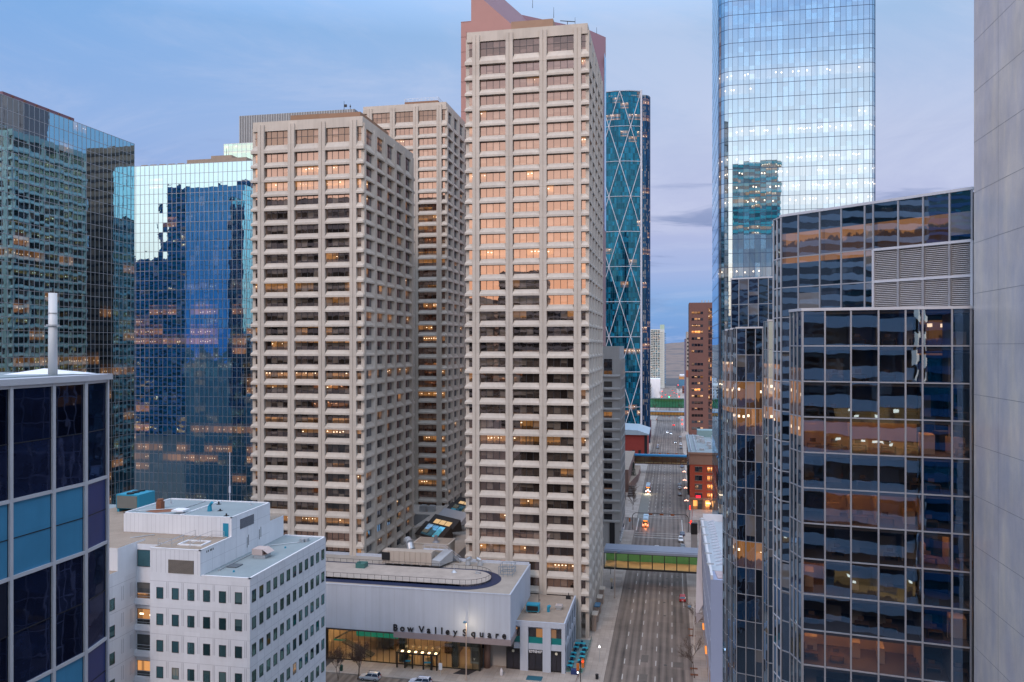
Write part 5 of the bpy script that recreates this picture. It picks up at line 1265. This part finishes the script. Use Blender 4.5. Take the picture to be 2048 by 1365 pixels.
def car(x, y, heading, pm, label, kind='sedan', lights=None, group='cars on the wide street', L=4.6, H=1.45, Wd=1.82, deco=None):
    t = empty('car', (0,0,0), label, 'car', group)
    hw = Wd/2; h0 = .32; hs = .95 if kind == 'sedan' else 1.08
    if kind != 'sedan': H = 1.72
    b = MB(); l2 = L/2
    b.loft([ring(-l2,hw*.86,.42,hs-.20),ring(-l2+.18,hw*.96,h0,hs-.06),ring(-l2+.9,hw,h0,hs),ring(0,hw,h0,hs),ring(l2-1.2,hw,h0,hs-.03),ring(l2-.35,hw*.97,h0,hs-.20),ring(l2,hw*.82,.42,hs-.34)])
    b.build('body', pm, t, smooth=False)
    r0, r1 = (-l2+.55, l2-1.45) if kind == 'sedan' else (-l2+.12, l2-1.35)
    rf0, rf1 = (r0+.75, r1-.85) if kind == 'sedan' else (r0+.35, r1-.75)
    g_ = MB(); wt, wr = hw*.95, hw*.76
    lo = [(r0,-wt,hs-.02),(r1,-wt,hs-.05),(r1,wt,hs-.05),(r0,wt,hs-.02)]; hi = [(rf0,-wr,H-.06),(rf1,-wr,H-.06),(rf1,wr,H-.06),(rf0,wr,H-.06)]
    g_.add(lo+hi, [(0,1,5,4),(1,2,6,5),(2,3,7,6),(3,0,4,7)]); g_.build('window', AUTOG, t)
    rb = MB(); rb.add([(rf0-.05,-wr-.03,H-.07),(rf1+.05,-wr-.03,H-.07),(rf1+.05,wr+.03,H-.07),(rf0-.05,wr+.03,H-.07),(rf0+.1,-wr+.1,H),(rf1-.15,-wr+.1,H),(rf1-.15,wr-.1,H),(rf0+.1,wr-.1,H)],[(0,3,2,1),(4,5,6,7),(0,1,5,4),(1,2,6,5),(2,3,7,6),(3,0,4,7)])
    for s in (-1,1):
        for xa, xb in ((r0,rf0),(r1,rf1),((r0+r1)/2,(rf0+rf1)/2)):
            rb.cyl((xa,s*wt,hs),(xb,s*wr,H-.05),.05,.05,4)
    rb.build('roof', pm, t)
    for sx in (-l2+.85, l2-.88):
        for s in (-1,1):
            w_ = MB(); w_.cyl((sx,s*(hw-.20),.33),(sx,s*(hw+.02),.33),.33,.33,14); w = w_.build('wheel', TYRE, t)
            q = MB(); q.cyl((sx,s*(hw+.0),.33),(sx,s*(hw+.035),.33),.2,.17,10); q.build('rim', RIM, w)
    lf = lights or ''
    for s in (-1,1):
        q = MB(); q.box(l2-.16,l2-.0,s*hw*.62-.2,s*hw*.62+.2,.55,.68 if kind=='sedan' else .78); q.build('headlight', HEADY if lf=='yellow' else HEAD if lf=='front' else HEADO, t)
        q = MB(); q.box(-l2-.01,-l2+.14,s*hw*.66-.18,s*hw*.66+.18,.62,.80 if kind=='sedan' else 1.05); q.build('taillight', TAIL if lf=='rear' else TAILO, t)
    q = MB(); q.box(-l2-.03,-l2+.02,-.26,.26,.48,.6); q.build('plate', WHITEP, t)
    if deco: deco(t)
    t.location = (x,y,.0); t.rotation_euler = (0,0,heading); return t
AW = rad(90); TO = rad(-90)          # away from / towards the viewpoint
W_, S_, B_, K_, N_ = paint('white',(.72,.73,.75)), paint('silver',(.45,.47,.5)), paint('blue',(.03,.10,.22)), paint('black',(.02,.022,.028)), paint('slate',(.14,.19,.24))
car(3.0,236.8,AW,paint('red',(.42,.01,.015)),'bright red hatchback driving away in the right lane, nearest car on the street','hatch',None)
car(3.9,298.4,AW,N_,'blue-grey car parked beyond the green footbridge, closest of three at the right kerb')
car(3.3,308.2,TO,W_,'white-fronted car parked close behind the blue-grey one before the crossing','hatch')
car(4.0,318.4,AW,B_,'dark blue car stopped at the crossing stop line on the right')
car(-5.4,294.3,AW,W_,'white car just appearing above the green footbridge roof, centre lane')
car(3.8,402.3,AW,K_,'black sedan parked by the brick building, nearest of its row')
car(3.8,419.8,AW,S_,'silver car parked second from the crossing beside the brick building','hatch')
car(3.9,431.0,AW,N_,'slate car parked third from the crossing beside the brick building')
car(6.0,496.0,AW,B_,'dark blue car just beyond the blue-roofed footbridge at the right kerb')
car(6.2,585.0,TO,K_,'black car at the right kerb beyond the blue-roofed footbridge')
car(6.4,606.0,TO,W_,'white car parked behind the black one at the far right kerb','hatch')
car(6.6,654.8,TO,S_,'silver car parked alone at the far right kerb near the brown tower')
car(2.5,617.1,TO,K_,'dark car with twin white headlights, nearest of the three approaching','sedan','front')
car(-.8,679.1,TO,B_,'blue car with headlights on, right of the far approaching pair','sedan','front')
car(-3.9,690.2,TO,W_,'white car with headlights on, left of the far approaching pair','sedan','front')
car(1.6,751.8,AW,K_,'dark car with bright red tail lights before the pale blue footbridge','hatch','rear')
car(-10.2,584.5,AW,N_,'slate car parked at the left kerb beyond the blue-roofed footbridge')
car(-10.2,594.5,AW,S_,'silver car parked just beyond the slate one at the left kerb','hatch')
car(6.9,825.2,TO,W_,'distant white car at the right kerb under the pale blue footbridge')
car(-2.4,880,TO,S_,'distant car with a single bright yellow glare of headlights','sedan','yellow')
car(-6.7,1009,AW,K_,'distant dark car with red tail lights below the green footbridge','sedan','rear')
for k,(x,y,c_) in enumerate(((-2.2,1190,'left of the red cluster'),(3.4,1265,'right of the red cluster'),(.6,1330,'at the back of the red cluster'),(6.8,1240,'kerb side of the red cluster'),(-9.5,1215,'alone at the left kerb'))):
    car(x,y,AW,K_,'far tiny car, red tail lights, '+c_+', beyond the bridges','hatch','rear')
def roofrack(t):
    q = MB()
    for s in (-.55,.55): q.box(-1.7,.5,s-.03,s+.03,1.72,1.78)
    q.build('roof_rail', DARK, t)
car(-65.6,166.9,rad(180),S_,'silver suv parked at the kerb before the warm lit lobby','suv',None,'suvs parked before the lobby',4.6,1.7,1.86,roofrack)
m, n = newmat('patterned vehicle wrap'); p = n.new('ShaderNodeTexCoord').outputs['Object']
f = n.noise(p, 2.6, 3, .6, 2.5); b_ = n.new('ShaderNodeBsdfPrincipled'); n.set(b_.inputs['Base Color'], n.ramp(f, [(.46,(.70,.71,.76)),(.5,(.25,.27,.40)),(.54,(.70,.71,.76)),(.6,(.35,.37,.5)),(.64,(.72,.72,.76))])); b_.inputs['Roughness'].default_value = .35; n.out(b_.outputs[0])
car(-53.9,166.6,rad(180),m,'white patterned suv with swirling blue wrap parked before the lobby','suv',None,'suvs parked before the lobby',4.9,1.8,1.95,roofrack)
def bus(x, y, heading, label, front, sign):
    t = empty('bus', (0,0,0), label, 'bus', 'city buses')
    b = MB(); L, hw, H = 12.0, 1.28, 3.1
    def rg(x,k): return [(x,-hw*k,.35),(x,hw*k,.35),(x,hw*k,2.75),(x,hw*k*.86,H),(x,-hw*k*.86,H),(x,-hw*k,2.75)]
    b.loft([rg(-6,.94),rg(-5.8,1),rg(5.8,1),rg(6,.94)]); b.build('body', [paint('bus red',(.30,.05,.03)) if front else paint('bus grey',(.34,.37,.40))], t)
    b = MB(); b.box(-5.4,5.4,-1.0,1.0,H-.02,H+.18); b.box(-4.8,-2.4,-.8,.8,H+.18,H+.42); b.box(1.2,3.4,-.8,.8,H+.18,H+.42); b.build('roof_panel', mat('pale bus roof', (.46,.58,.66), .6), t)
    b = MB(); b.box(5.96,6.03,-1.12,1.12,1.25,2.55); b.box(-6.03,-5.96,-1.0,1.0,1.5,2.5)
    for s in (-1,1): b.box(-5.4,5.2,s*hw-.02*s-.02,s*hw+.03,1.35,2.4)
    b.build('window', AUTOG, t)
    b = MB(); q = 6.04 if front else -6.04; b.box(min(q,q-.03),max(q,q+.03),-.8,.8,2.6,2.92); b.build('sign', glow('amber bus sign', (1,.28,.03), 2.5), t)
    for sx in (-3.6,3.7):
        for s in (-1,1):
            w_ = MB(); w_.cyl((sx,s*1.0,.5),(sx,s*1.31,.5),.5,.5,14); w = w_.build('wheel', TYRE, t); q = MB(); q.cyl((sx,s*1.30,.5),(sx,s*1.335,.5),.28,.24,10); q.build('rim', RIM, w)
    for s in (-1,1):
        q = MB(); q.box(5.95,6.06,s*.9-.2,s*.9+.2,.7,.98); q.build('headlight', HEAD if front else HEADO, t)
        q = MB(); q.box(-6.06,-5.95,s*.95-.16,s*.95+.16,.8,1.3); q.build('taillight', TAILO if front else glow('pink tail lamp', (1,.18,.10), 8), t)
    q = MB(); q.box(-6.05,-5.96,-1.1,1.1,.45,.75); q.build('bumper', mat('amber bumper', (.4,.16,.05), .5), t)
    t.location = (x,y,0); t.rotation_euler = (0,0,heading)
bus(-10.6,334.2,AW,'grey city bus with pale blue roof driving away across the crossing',False,None)
bus(-11.9,411.5,TO,'red-fronted city bus with white headlights approaching on the left lane',True,None)

# manhole covers and repair patches
b = MB(); q = random.Random(12)
for k in range(16):
    x = q.choice((-12.8,-9.1,-5.5,-1.8,2.4))+q.uniform(-.5,.5); y = q.uniform(176,312); b.cyl((x,y,.001),(x,y,.012),.42,.42,12)
b.build('manhole_cover', mat('iron cover', (.06,.055,.05), .6), kind='structure')
b = MB()
for k in range(9):
    x = q.choice((-14.4,-10.7,-7.2,-3.5,.3)); y = q.uniform(172,318); w_ = q.uniform(1.2,3.2); l_ = q.uniform(2,9); b.quad((x,y,.004),(x+w_,y,.004),(x+w_+.1,y+l_,.004),(x+.1,y+l_,.004))
b.build('road_patch', mat('darker repair asphalt', (.135,.115,.10), .85, var=.2, scale=.8), kind='structure')
for k,(x,y,z,c_) in enumerate(((-13,1040,8,'red'),(9,1045,8,'red'),(-3,912,15.8,'green'),(8.5,690,7,'red'),(-14,1180,7,'red'),(10,1350,8,'red'))):
    t = empty('far_signal', (x,y,0), 'tiny distant %s signal, %s' % (c_, ['left of the green footbridge','right of the green footbridge','above the green footbridge middle','beside the brown tower','at the far left kerb','farthest right near the hills'][k]), 'traffic signal', 'far traffic signals')
    b = MB(); b.cyl((x,y,.1),(x,y,z),.15,.12,6); b.build('pole', DARK, t); b = MB(); b.box(x-.5,x+.5,y-.3,y+.3,z,z+1.3); b.build('signal_head', glow('far %s lens %d' % (c_,k), (1,.05,.03) if c_ == 'red' else (.05,1,.35), 5), t)

# ------------------------------------------------------------------ street furniture
POLE = mat('tan steel pole', (.46,.36,.30), .6, .2)
def lamp_post(x, y, h, label, arm=(0,-1), m=POLE):
    t = empty('street_lamp', (x,y,.15), label, 'street lamp', 'tall steel street lamps')
    b = MB(); b.cyl((x,y,.15),(x,y,h),.16,.09,8); b.cyl((x,y,.15),(x,y,.7),.24,.22,8); b.build('pole', m, t)
    b = MB(); b.tube([(x,y,h-.1),(x+arm[0]*.8,y+arm[1]*.8,h+.15)],.06,5); b.build('arm', m, t)
    b = MB(); cx, cy = x+arm[0]*1.1, y+arm[1]*1.1; b.box(cx-.35,cx+.35,cy-.35,cy+.35,h+.05,h+.32); b.build('lamp_head', mat('blue-grey lamp head', (.12,.22,.30), .5), t); return t
lamp_post(-44.5,170.2,13.2,'tall street lamp standing before the big raised lettering')
def lit(name, loc, e, c, r=.25):
    l = bpy.data.lights.new(name, 'POINT'); l.energy = e; l.color = c; l.shadow_soft_size = r
    o = bpy.data.objects.new(name, l); COL.objects.link(o); o.location = loc
lit('street_lamp_light', (-44.3,169.0,12.2), 260, (1,.78,.5))
lit('bus_headlight_light', (-11.9,402.6,1.2), 900, (1,.9,.6))
lit('bus_taillight_light', (-10.6,326.6,1.2), 350, (1,.28,.08))
lit('shop_lamp_light', (19,366.5,3.2), 900, (1,.4,.15))
lamp_post(5.2,195.6,11.3,'slim pale street lamp among bare trees at the right kerb',(-1,0),mat('pale lamp pole', (.62,.58,.54), .5))
lamp_post(-16.4,234.3,13.6,'street lamp overlapping the left end of the green footbridge',(1,0))
def arch(y, x0, x1, h, label, heads):
    t = empty('signal_arch', ((x0+x1)/2,y,.15), label, 'traffic signal', 'traffic signal arches over the street')
    b = MB(); r_ = 1.6
    pts = [(x0,y,.15),(x0,y,h-r_)] + [(x0+r_-r_*math.cos(rad(a)),y,h-r_+r_*math.sin(rad(a))) for a in (22,45,68,90)] + [(x1-r_+r_*math.sin(rad(a)),y,h-r_+r_*math.cos(rad(a))) for a in (0,22,45,68,90)] + [(x1,y,.15)]
    b.tube(pts, .13, 7); b.build('arch_pole', mat('dark brown pole', (.05,.035,.03), .5) if y < 400 else MULLD, t)
    for x in heads:
        b = MB(); b.box(x-.75,x+.75,y-.3,y-.1,h-.55,h+.0); s_ = b.build('signal_head', mat('rust orange signal casing', (.40,.11,.03), .6), t)
        b = MB()
        for k in range(3): b.cyl((x-.5+k*.5,y+.0-.08,h-.28),(x-.5+k*.5,y-.02,h-.28),.15,.15,8)
        b.build('lens', DARK, s_)
    for x in (x0-1.1, x1+1.0):
        b = MB(); b.box(x-.3,x+.3,y-.2,y+.2,3.2,4.7); b.box(min(x,x0 if x < 0 else x1),max(x,x0 if x < 0 else x1),y-.04,y+.04,3.8,3.9); s_ = b.build('side_signal', mat('orange signal casing', (.55,.14,.02), .5) if x < 0 else glow('lit red signal', (1,.04,.02), 2.2), t)
arch(323.5,-15.6,6.4,6.9,'dark signal arch with three orange heads at the near crossing',(-8.4,-4.1,.2))
arch(507,-13.4,8.0,6.9,'signal arch with orange heads just beyond the blue-roofed footbridge',(-7.5,-2.5,2.8))
arch(770,-13.4,8.4,6.9,'faint distant signal arch before the pale blue footbridge',(-7.5,-2.5,2.8))
t = empty('corner_signal', (-19.7,174.9,.15), 'red-topped traffic signal pole at the near street corner by the patio', 'traffic signal')
b = MB(); b.cyl((-19.7,174.6,.15),(-19.7,174.6,5.4),.1,.08,8); b.build('pole', DARK, t)
b = MB(); b.box(-19.5,-18.9,174.4,174.8,3.3,5.2); b.box(-20.6,-20.0,174.4,174.8,2.6,4.1); s_ = b.build('signal_head', mat('orange signal box', (.50,.15,.03), .5), t)
b = MB(); b.cyl((-19.2,174.38,4.7),(-19.2,174.3,4.7),.22,.22,10); b.build('lens', glow('red signal lens', (1,.05,.02), 3), s_)
b = MB(); b.box(-20.45,-20.15,174.35,174.42,2.0,2.4); b.build('walk_lamp', glow('white walk lamp', (.9,.9,1), 3), t)
b = MB(); b.tube([(-20.8,172,.3),(-20.4,177,.9),(-20.4,177,.2)],.06,5); b.build('ramp_rail', mat('brown handrail', (.16,.07,.05), .5), None, label='brown handrail behind the red-topped signal at the patio corner', cat='handrail')
t = empty('red_signal', (8.0,331,.15), 'single lit red signal on a post at the far side of the crossing', 'traffic signal')
b = MB(); b.cyl((7.6,352,.15),(7.6,352,3.4),.09,.09,6); b.build('pole', DARK, t); b = MB(); b.box(7.3,7.9,351.8,352.1,3.3,5.0); b.build('signal_head', glow('lit red signal b', (1,.03,.02), 2.6), t)
GLB = glow('warm globe lamps', (1,.45,.33), 4)
for k,(x,y,l_) in enumerate(((6.3,365.5,'nearest the crossing'),(6.6,398,'second from the crossing'),(6.4,421,'third, beside the brick building'),(6.6,449,'farthest, by the blue-roofed footbridge'))):
    t = empty('globe_lamp', (x,y,.15), 'ornate lamp post with a glowing globe cluster, '+l_, 'street lamp', 'globe cluster lamps by the brick building')
    b = MB(); b.cyl((x,y,.15),(x,y,4.2),.1,.07,8); b.tube([(x-.7,y,4.3),(x+.7,y,4.3)],.05,5); b.build('pole', DARK, t)
    b = MB()
    for dx,dz in ((-.7,4.55),(.7,4.55),(0,4.95),(-.35,4.6),(.35,4.6)): b.cyl((x+dx,y,dz-.18),(x+dx,y,dz),.14,.22,8); b.cyl((x+dx,y,dz),(x+dx,y,dz+.18),.22,.1,8)
    b.build('globe', GLB, t)
# bare trees
def bare_tree(x, y, h, lean, label, sd, stems=1, group='bare street trees'):
    q = random.Random(sd); t = empty('bare_tree', (x,y,.15), label, 'tree', group); tr = MB(); br = MB()
    def grow(p, d, L, r0, lev):
        n_ = 3
        for i in range(n_):
            e = p+d*(L/n_); (tr if lev == 0 else br).cyl(p, e, r0*(1-i/n_*.4), r0*(1-(i+1)/n_*.4), 6 if lev < 2 else 4)
            p = e; d = (d+Vector((q.uniform(-.12,.12),q.uniform(-.12,.12),q.uniform(-.02,.08)))).normalized()
            if lev < 4 and (lev > 0 or i > 0):
                for k in range(2 if lev < 3 else 3):
                    a = q.uniform(0,6.28); s_ = d.orthogonal().normalized(); s_ = Matrix.Rotation(a,3,d) @ s_
                    grow(p, (d*.75+s_*.62+Vector((0,0,.16))).normalized(), L*q.uniform(.42,.62), max(.012,r0*.5), lev+1)
    for k in range(stems):
        grow(Vector((x+q.uniform(-.3,.3)*(stems>1),y,.1)), (Vector((lean[0],lean[1],1))+Vector((q.uniform(-.25,.25),q.uniform(-.1,.1),0))*(stems>1)).normalized(), h*.5, .11 if stems == 1 else .07, 0)
    tr.build('trunk', TREEB, t); br.build('branch', TREEB, t)
bare_tree(4.9,181.5,9.5,(-.10,.05),'bare tree leaning over the right kerb, nearest the bottom edge',21)
bare_tree(5.2,207.3,9.0,(.05,.02),'bare tree beside the slim pale lamp, second up the right kerb',34)
bare_tree(-68.2,166.3,9.0,(0,0),'bare multi-stemmed tree before the warm lit lobby stairs',8,3,'bare trees by the lobby')
bare_tree(-72.5,164.8,8.0,(.05,0),'smaller bare tree at the left end of the lobby front',15,2,'bare trees by the lobby')
for k,(x,y) in enumerate(((-17.2,362),(-17.5,374),(-18.2,388))): bare_tree(x,y,7.5,(0,0),['bare tree nearest the bus stop on the left kerb','bare tree between two others on the left kerb by the approaching bus','bare tree by the ramp walls on the left kerb'][k],40+k)
for k,(x,y,s_) in enumerate(((-17,840,1),(-18,900,1),(9.5,900,1),(10,990,1),(-17,960,1),(10,1100,1),(-15,1150,1),(11,1250,1))):
    bare_tree(x,y,11,(0,0),'distant bare tree at the %s kerb, %s' % ('left' if x < 0 else 'right', ['before the far bridge','second before the far bridge','opposite the grey blocks','near the green bridge','beside the green bridge','just past the green bridge','well past the green bridge','last one near the hills'][k]),60+k)
for k,(x,y) in enumerate(((4.9,183.3),(4.9,186.8),(5.0,207.9),(5.0,212.6))):
    b = MB()
    for j in range(6): b.box(x-.85,x+.85,y-.45+j*.16,y-.36+j*.16,.154,.19)
    for s in (-.85,.8): b.box(x+s,x+s+.05,y-.45,y+.5,.154,.186)
    b.build('tree_grate', RUST, None, label='rusty tree grate in the right pavement, '+['closest to the bottom edge','second from the bottom edge','third from the bottom edge','fourth, farthest up the kerb'][k], cat='tree grate', group='tree grates along the right kerb')
# conifer
t = empty('conifer_tree', (-20.4,434,.2), 'dark conifer beside the brown podium steps', 'tree')
b = MB(); b.cyl((-20.4,434,.15),(-20.4,434,11),.22,.05,6); b.build('trunk', TREEB, t)
b = MB(); q = random.Random(4)
for k in range(900):
    h_ = q.random()**.8; z = 1.4+9.8*h_; r_ = (1-h_)*2.5*math.sqrt(q.random())+.05; a = q.uniform(0,6.283); p_ = Vector((-20.4+r_*math.cos(a),434+r_*math.sin(a),z-r_*.35))
    u = Vector((math.cos(a),math.sin(a),-.5))*q.uniform(.3,.55); v = Vector((-math.sin(a),math.cos(a),q.uniform(-.2,.2)))*q.uniform(.12,.22)
    b.add([tuple(p_-v),tuple(p_+u),tuple(p_+v)],[(0,1,2)])
b.build('crown', mat('conifer needles', (.02,.045,.03), .9, var=.3, scale=3), t)
# patio
t = MB(); t.box(-23.5,-19.75,179.2,199.6,.15,.19); t.build('patio_floor', mat('grey-green patio tile', (.16,.24,.25), .7, var=.1), kind='structure')
t = empty('patio_fence', (-19.8,189,.15), 'low green glass fence along the pavement side of the patio', 'fence')
b = MB(); b.box(-19.78,-19.74,179.4,199.4,.35,1.25); b.box(-23.4,-19.8,179.36,179.4,.35,1.1); b.build('glass_panel', clear('green fence glass', (.7,.9,.85), .1, (.55,.75,.68), 0), t)
b = MB()
for k in range(11): b.box(-19.82,-19.70,179.4+k*2,179.5+k*2,.15,1.35)
b.build('post', STEEL, t)
TT = mat('teal table top', (.02,.36,.46), .5); CH_ = mat('dark blue chair', (.02,.035,.09), .6)
pl = [(-22.1,195.2),(-22.8,192.5),(-20.6,192.4),(-20.9,189.7),(-22.9,188.8),(-22.9,186.5),(-20.7,187.0),(-20.9,184.7),(-22.9,183.4),(-22.9,181.1)]
pn = ['long table at the back of the patio','second table from the back, by the wall','second table from the back, by the glass fence','third table from the back, by the glass fence','middle table by the shop wall','table just in front of the middle one by the wall','fourth table from the back, by the glass fence','front table by the glass fence','second table from the front, by the wall','frontmost table by the shop wall']
def ptable(x, y, w, l_):
    t = empty('patio_table', (x,y,.19), l_, 'table', 'teal patio tables')
    b = MB(); b.box(x-w,x+w,y-.5,y+.5,.90,.96); b.box(x-w,x+w,y-.53,y-.5,.84,.96); b.build('table_top', TT, t)
    for sx in (-1,1):
        for sy in (-1,1): b = MB(); b.box(x+sx*(w-.08)-.03,x+sx*(w-.08)+.03,y+sy*.42-.03,y+sy*.42+.03,.19,.9); b.build('leg', DARK, t)
def pchair(x, y, s, l_):
    t = empty('patio_chair', (x,y,.19), l_, 'chair', 'dark patio chairs')
    b = MB(); b.box(x-.25,x+.25,y-.25,y+.25,.62,.68); b.build('seat', CH_, t)
    b = MB(); b.box(x-.25,x+.25,y+s*.25-.03,y+s*.25+.03,.68,1.2); b.build('backrest', CH_, t)
    for sx in (-1,1):
        for sy in (-1,1): b = MB(); b.box(x+sx*.21-.025,x+sx*.21+.025,y+sy*.21-.025,y+sy*.21+.025,.19,.62); b.build('leg', DARK, t)
for k,((x,y),l_) in enumerate(zip(pl,pn)):
    ptable(x,y,1.3 if k == 0 else .62,'teal '+l_)
    for s,w_ in ((-1,'near'),(1,'far')): pchair(x+(.3 if k == 0 else 0),y+s*.82,s,'dark chair, %s side of %s' % (w_, l_))
b = MB(); b.box(-22.3,-20.6,178.0,179.1,.15,1.15); b.build('planter', mat('navy planter', (.02,.04,.14), .6), None, label='navy planter box at the front end of the patio', cat='planter')
# small things on the near pavements
b = MB(); b.cyl((-73.7,169.9,.15),(-73.7,169.9,1.25),.34,.38,10); b.cyl((-73.7,169.9,1.25),(-73.7,169.9,1.5),.42,.2,10); b.build('litter_bin', mat('dark green bin', (.01,.06,.05), .5), None, label='dark green litter bin at the left end of the lobby pavement', cat='bin')
t = empty('parking_sign', (-50.8,171.6,.15), 'white parking pay sign on a post before the lobby entrance', 'sign')
b = MB(); b.cyl((-50.8,171.6,.15),(-50.8,171.6,2.4),.05,.05,6); b.build('post', STEEL, t); b = MB(); b.box(-51.2,-50.4,171.5,171.58,1.5,3.0); b.box(-51.0,-50.6,171.45,171.6,2.5,2.9); b.build('panel', WHITEP, t)
b = MB(); b.cyl((-37.5,174.6,.15),(-37.5,174.6,1.0),.30,.34,10); b.cyl((-37.5,174.6,1.0),(-37.5,174.6,1.5),.34,.22,10); b.cyl((-37.5,174.6,1.5),(-37.5,174.6,1.75),.16,.06,8); b.build('hydrant', mat('white hydrant', (.66,.64,.66), .6), None, label='white bollard-like hydrant on the open pavement under the letters', cat='hydrant')
b = MB(); b.box(-31.7,-28.2,173.2,175.6,.152,.166); b.build('pavement_mat', mat('dark blue-green mat', (.02,.10,.14), .8), None, label='dark teal rectangular mat on the pavement before the shopfronts', cat='mat')
b = MB(); b.prism([(-48.4,173.2),(-44.8,173.2),(-42.6,177.9),(-46.2,177.9)],.152,.168); b.build('pavement_mat', mat('near black mat', (.02,.02,.03), .7), None, label='black slanted mat on the pavement beside the lobby end', cat='mat')
t = empty('bus_shelter', (-17.5,244,.15), 'small dark shelter sign box on the left pavement under the footbridge', 'shelter')
b = MB(); b.box(-18.3,-17.7,243,245,.15,.3); b.cyl((-18,243.2,.15),(-18,243.2,3.4),.06,.06,6); b.build('frame', DARK, t); b = MB(); b.box(-18.4,-17.6,243,243.2,2.2,3.4); b.build('panel', mat('tan panel', (.5,.42,.3), .6), t)
for k,(x,y,l_) in enumerate(((-19.5,258.8,'between the tallest tower and the narrow block'),(-19.2,317,'at the far end of the narrow concrete block'),(-19.8,222,'near the foot of the tallest tower'))):
    t = empty('parkade_sign', (x,y,.15), 'dark square sign with a white mark, '+l_, 'sign', 'dark pavement signs')
    b = MB(); b.cyl((x,y,.15),(x,y,3.6),.07,.07,6); b.build('post', DARK, t); b = MB(); b.box(x-.55,x+.55,y-.08,y+.02,2.5,3.8); b.build('panel', mat('navy sign panel', (.03,.035,.06), .5), t); b = MB(); b.cyl((x,y-.1,3.1),(x,y-.08,3.1),.28,.28,10); b.build('mark', WHITEP, t)
for k,(x,y) in enumerate(((-16.3,179.8),(-16.6,186.2))):
    t = empty('bollard_lamp', (x,y,.15), ['dark waste bin lid by the bottom edge of the left pavement','slender pavement lamp with a small white glow on the left pavement'][k], ['bin','lamp'][k])
    if k == 0:
        b = MB(); b.cyl((x,y-3,.15),(x,y-3,1.2),.35,.35,10); b.build('body', DARK, t)
    else:
        b = MB(); b.cyl((x,y,.15),(x,y,3.6),.05,.04,6); b.build('pole', STEEL, t); b = MB(); b.cyl((x,y,3.6),(x,y,4.1),.26,.08,10); b.build('globe', glow('white globe', (.9,.9,1), 3.5), t)
for k,(x,y,c_) in enumerate(((-19.8,206,'lowest, nearest the patio'),(-19.8,213,'second, with a blue top'),(-19.8,220,'third'),(-19.8,228,'fourth, farthest up the pavement'))):
    b = MB(); b.box(x-.55,x+.5,y,y+3.2,.15,4.2); b.box(x-.6,x+.9,y-.1,y+3.3,4.2,4.45,1); b.build('pavement_kiosk', [mat('tan stone pier %d' % k, (.36,.28,.23), .8), mat('blue canopy', (.06,.16,.26), .5) if k == 1 else HVAC], None, label='tan stone entrance pier at the foot of the tallest tower, '+c_, cat='pier', group='stone piers beside the tallest tower')
b = MB(); b.cyl((7.9,329,.15),(7.9,329,8.5),.06,.05,6); b.box(7.9,8.0,327.5,329,5.5,8.2); b.build('red_flag', mat('red street banner', (.55,.04,.05), .7), None, label='tall red street banner on a pole before the brick building', cat='banner')
t = empty('kiosk', (8.5,300,.15), 'grey kiosk with dark top at the right kerb before the crossing', 'kiosk'); b = MB(); b.box(6.8,9.0,297,299,.15,5.4); b.build('body', mat('grey kiosk panel', (.30,.31,.34), .7), t); b = MB(); b.box(6.75,9.05,296.9,297.0,5.4,9.4); b.box(6.75,9.05,297.0,299,5.4,9.3); b.build('screen', DARK, t)
print('objects', len(bpy.data.objects))
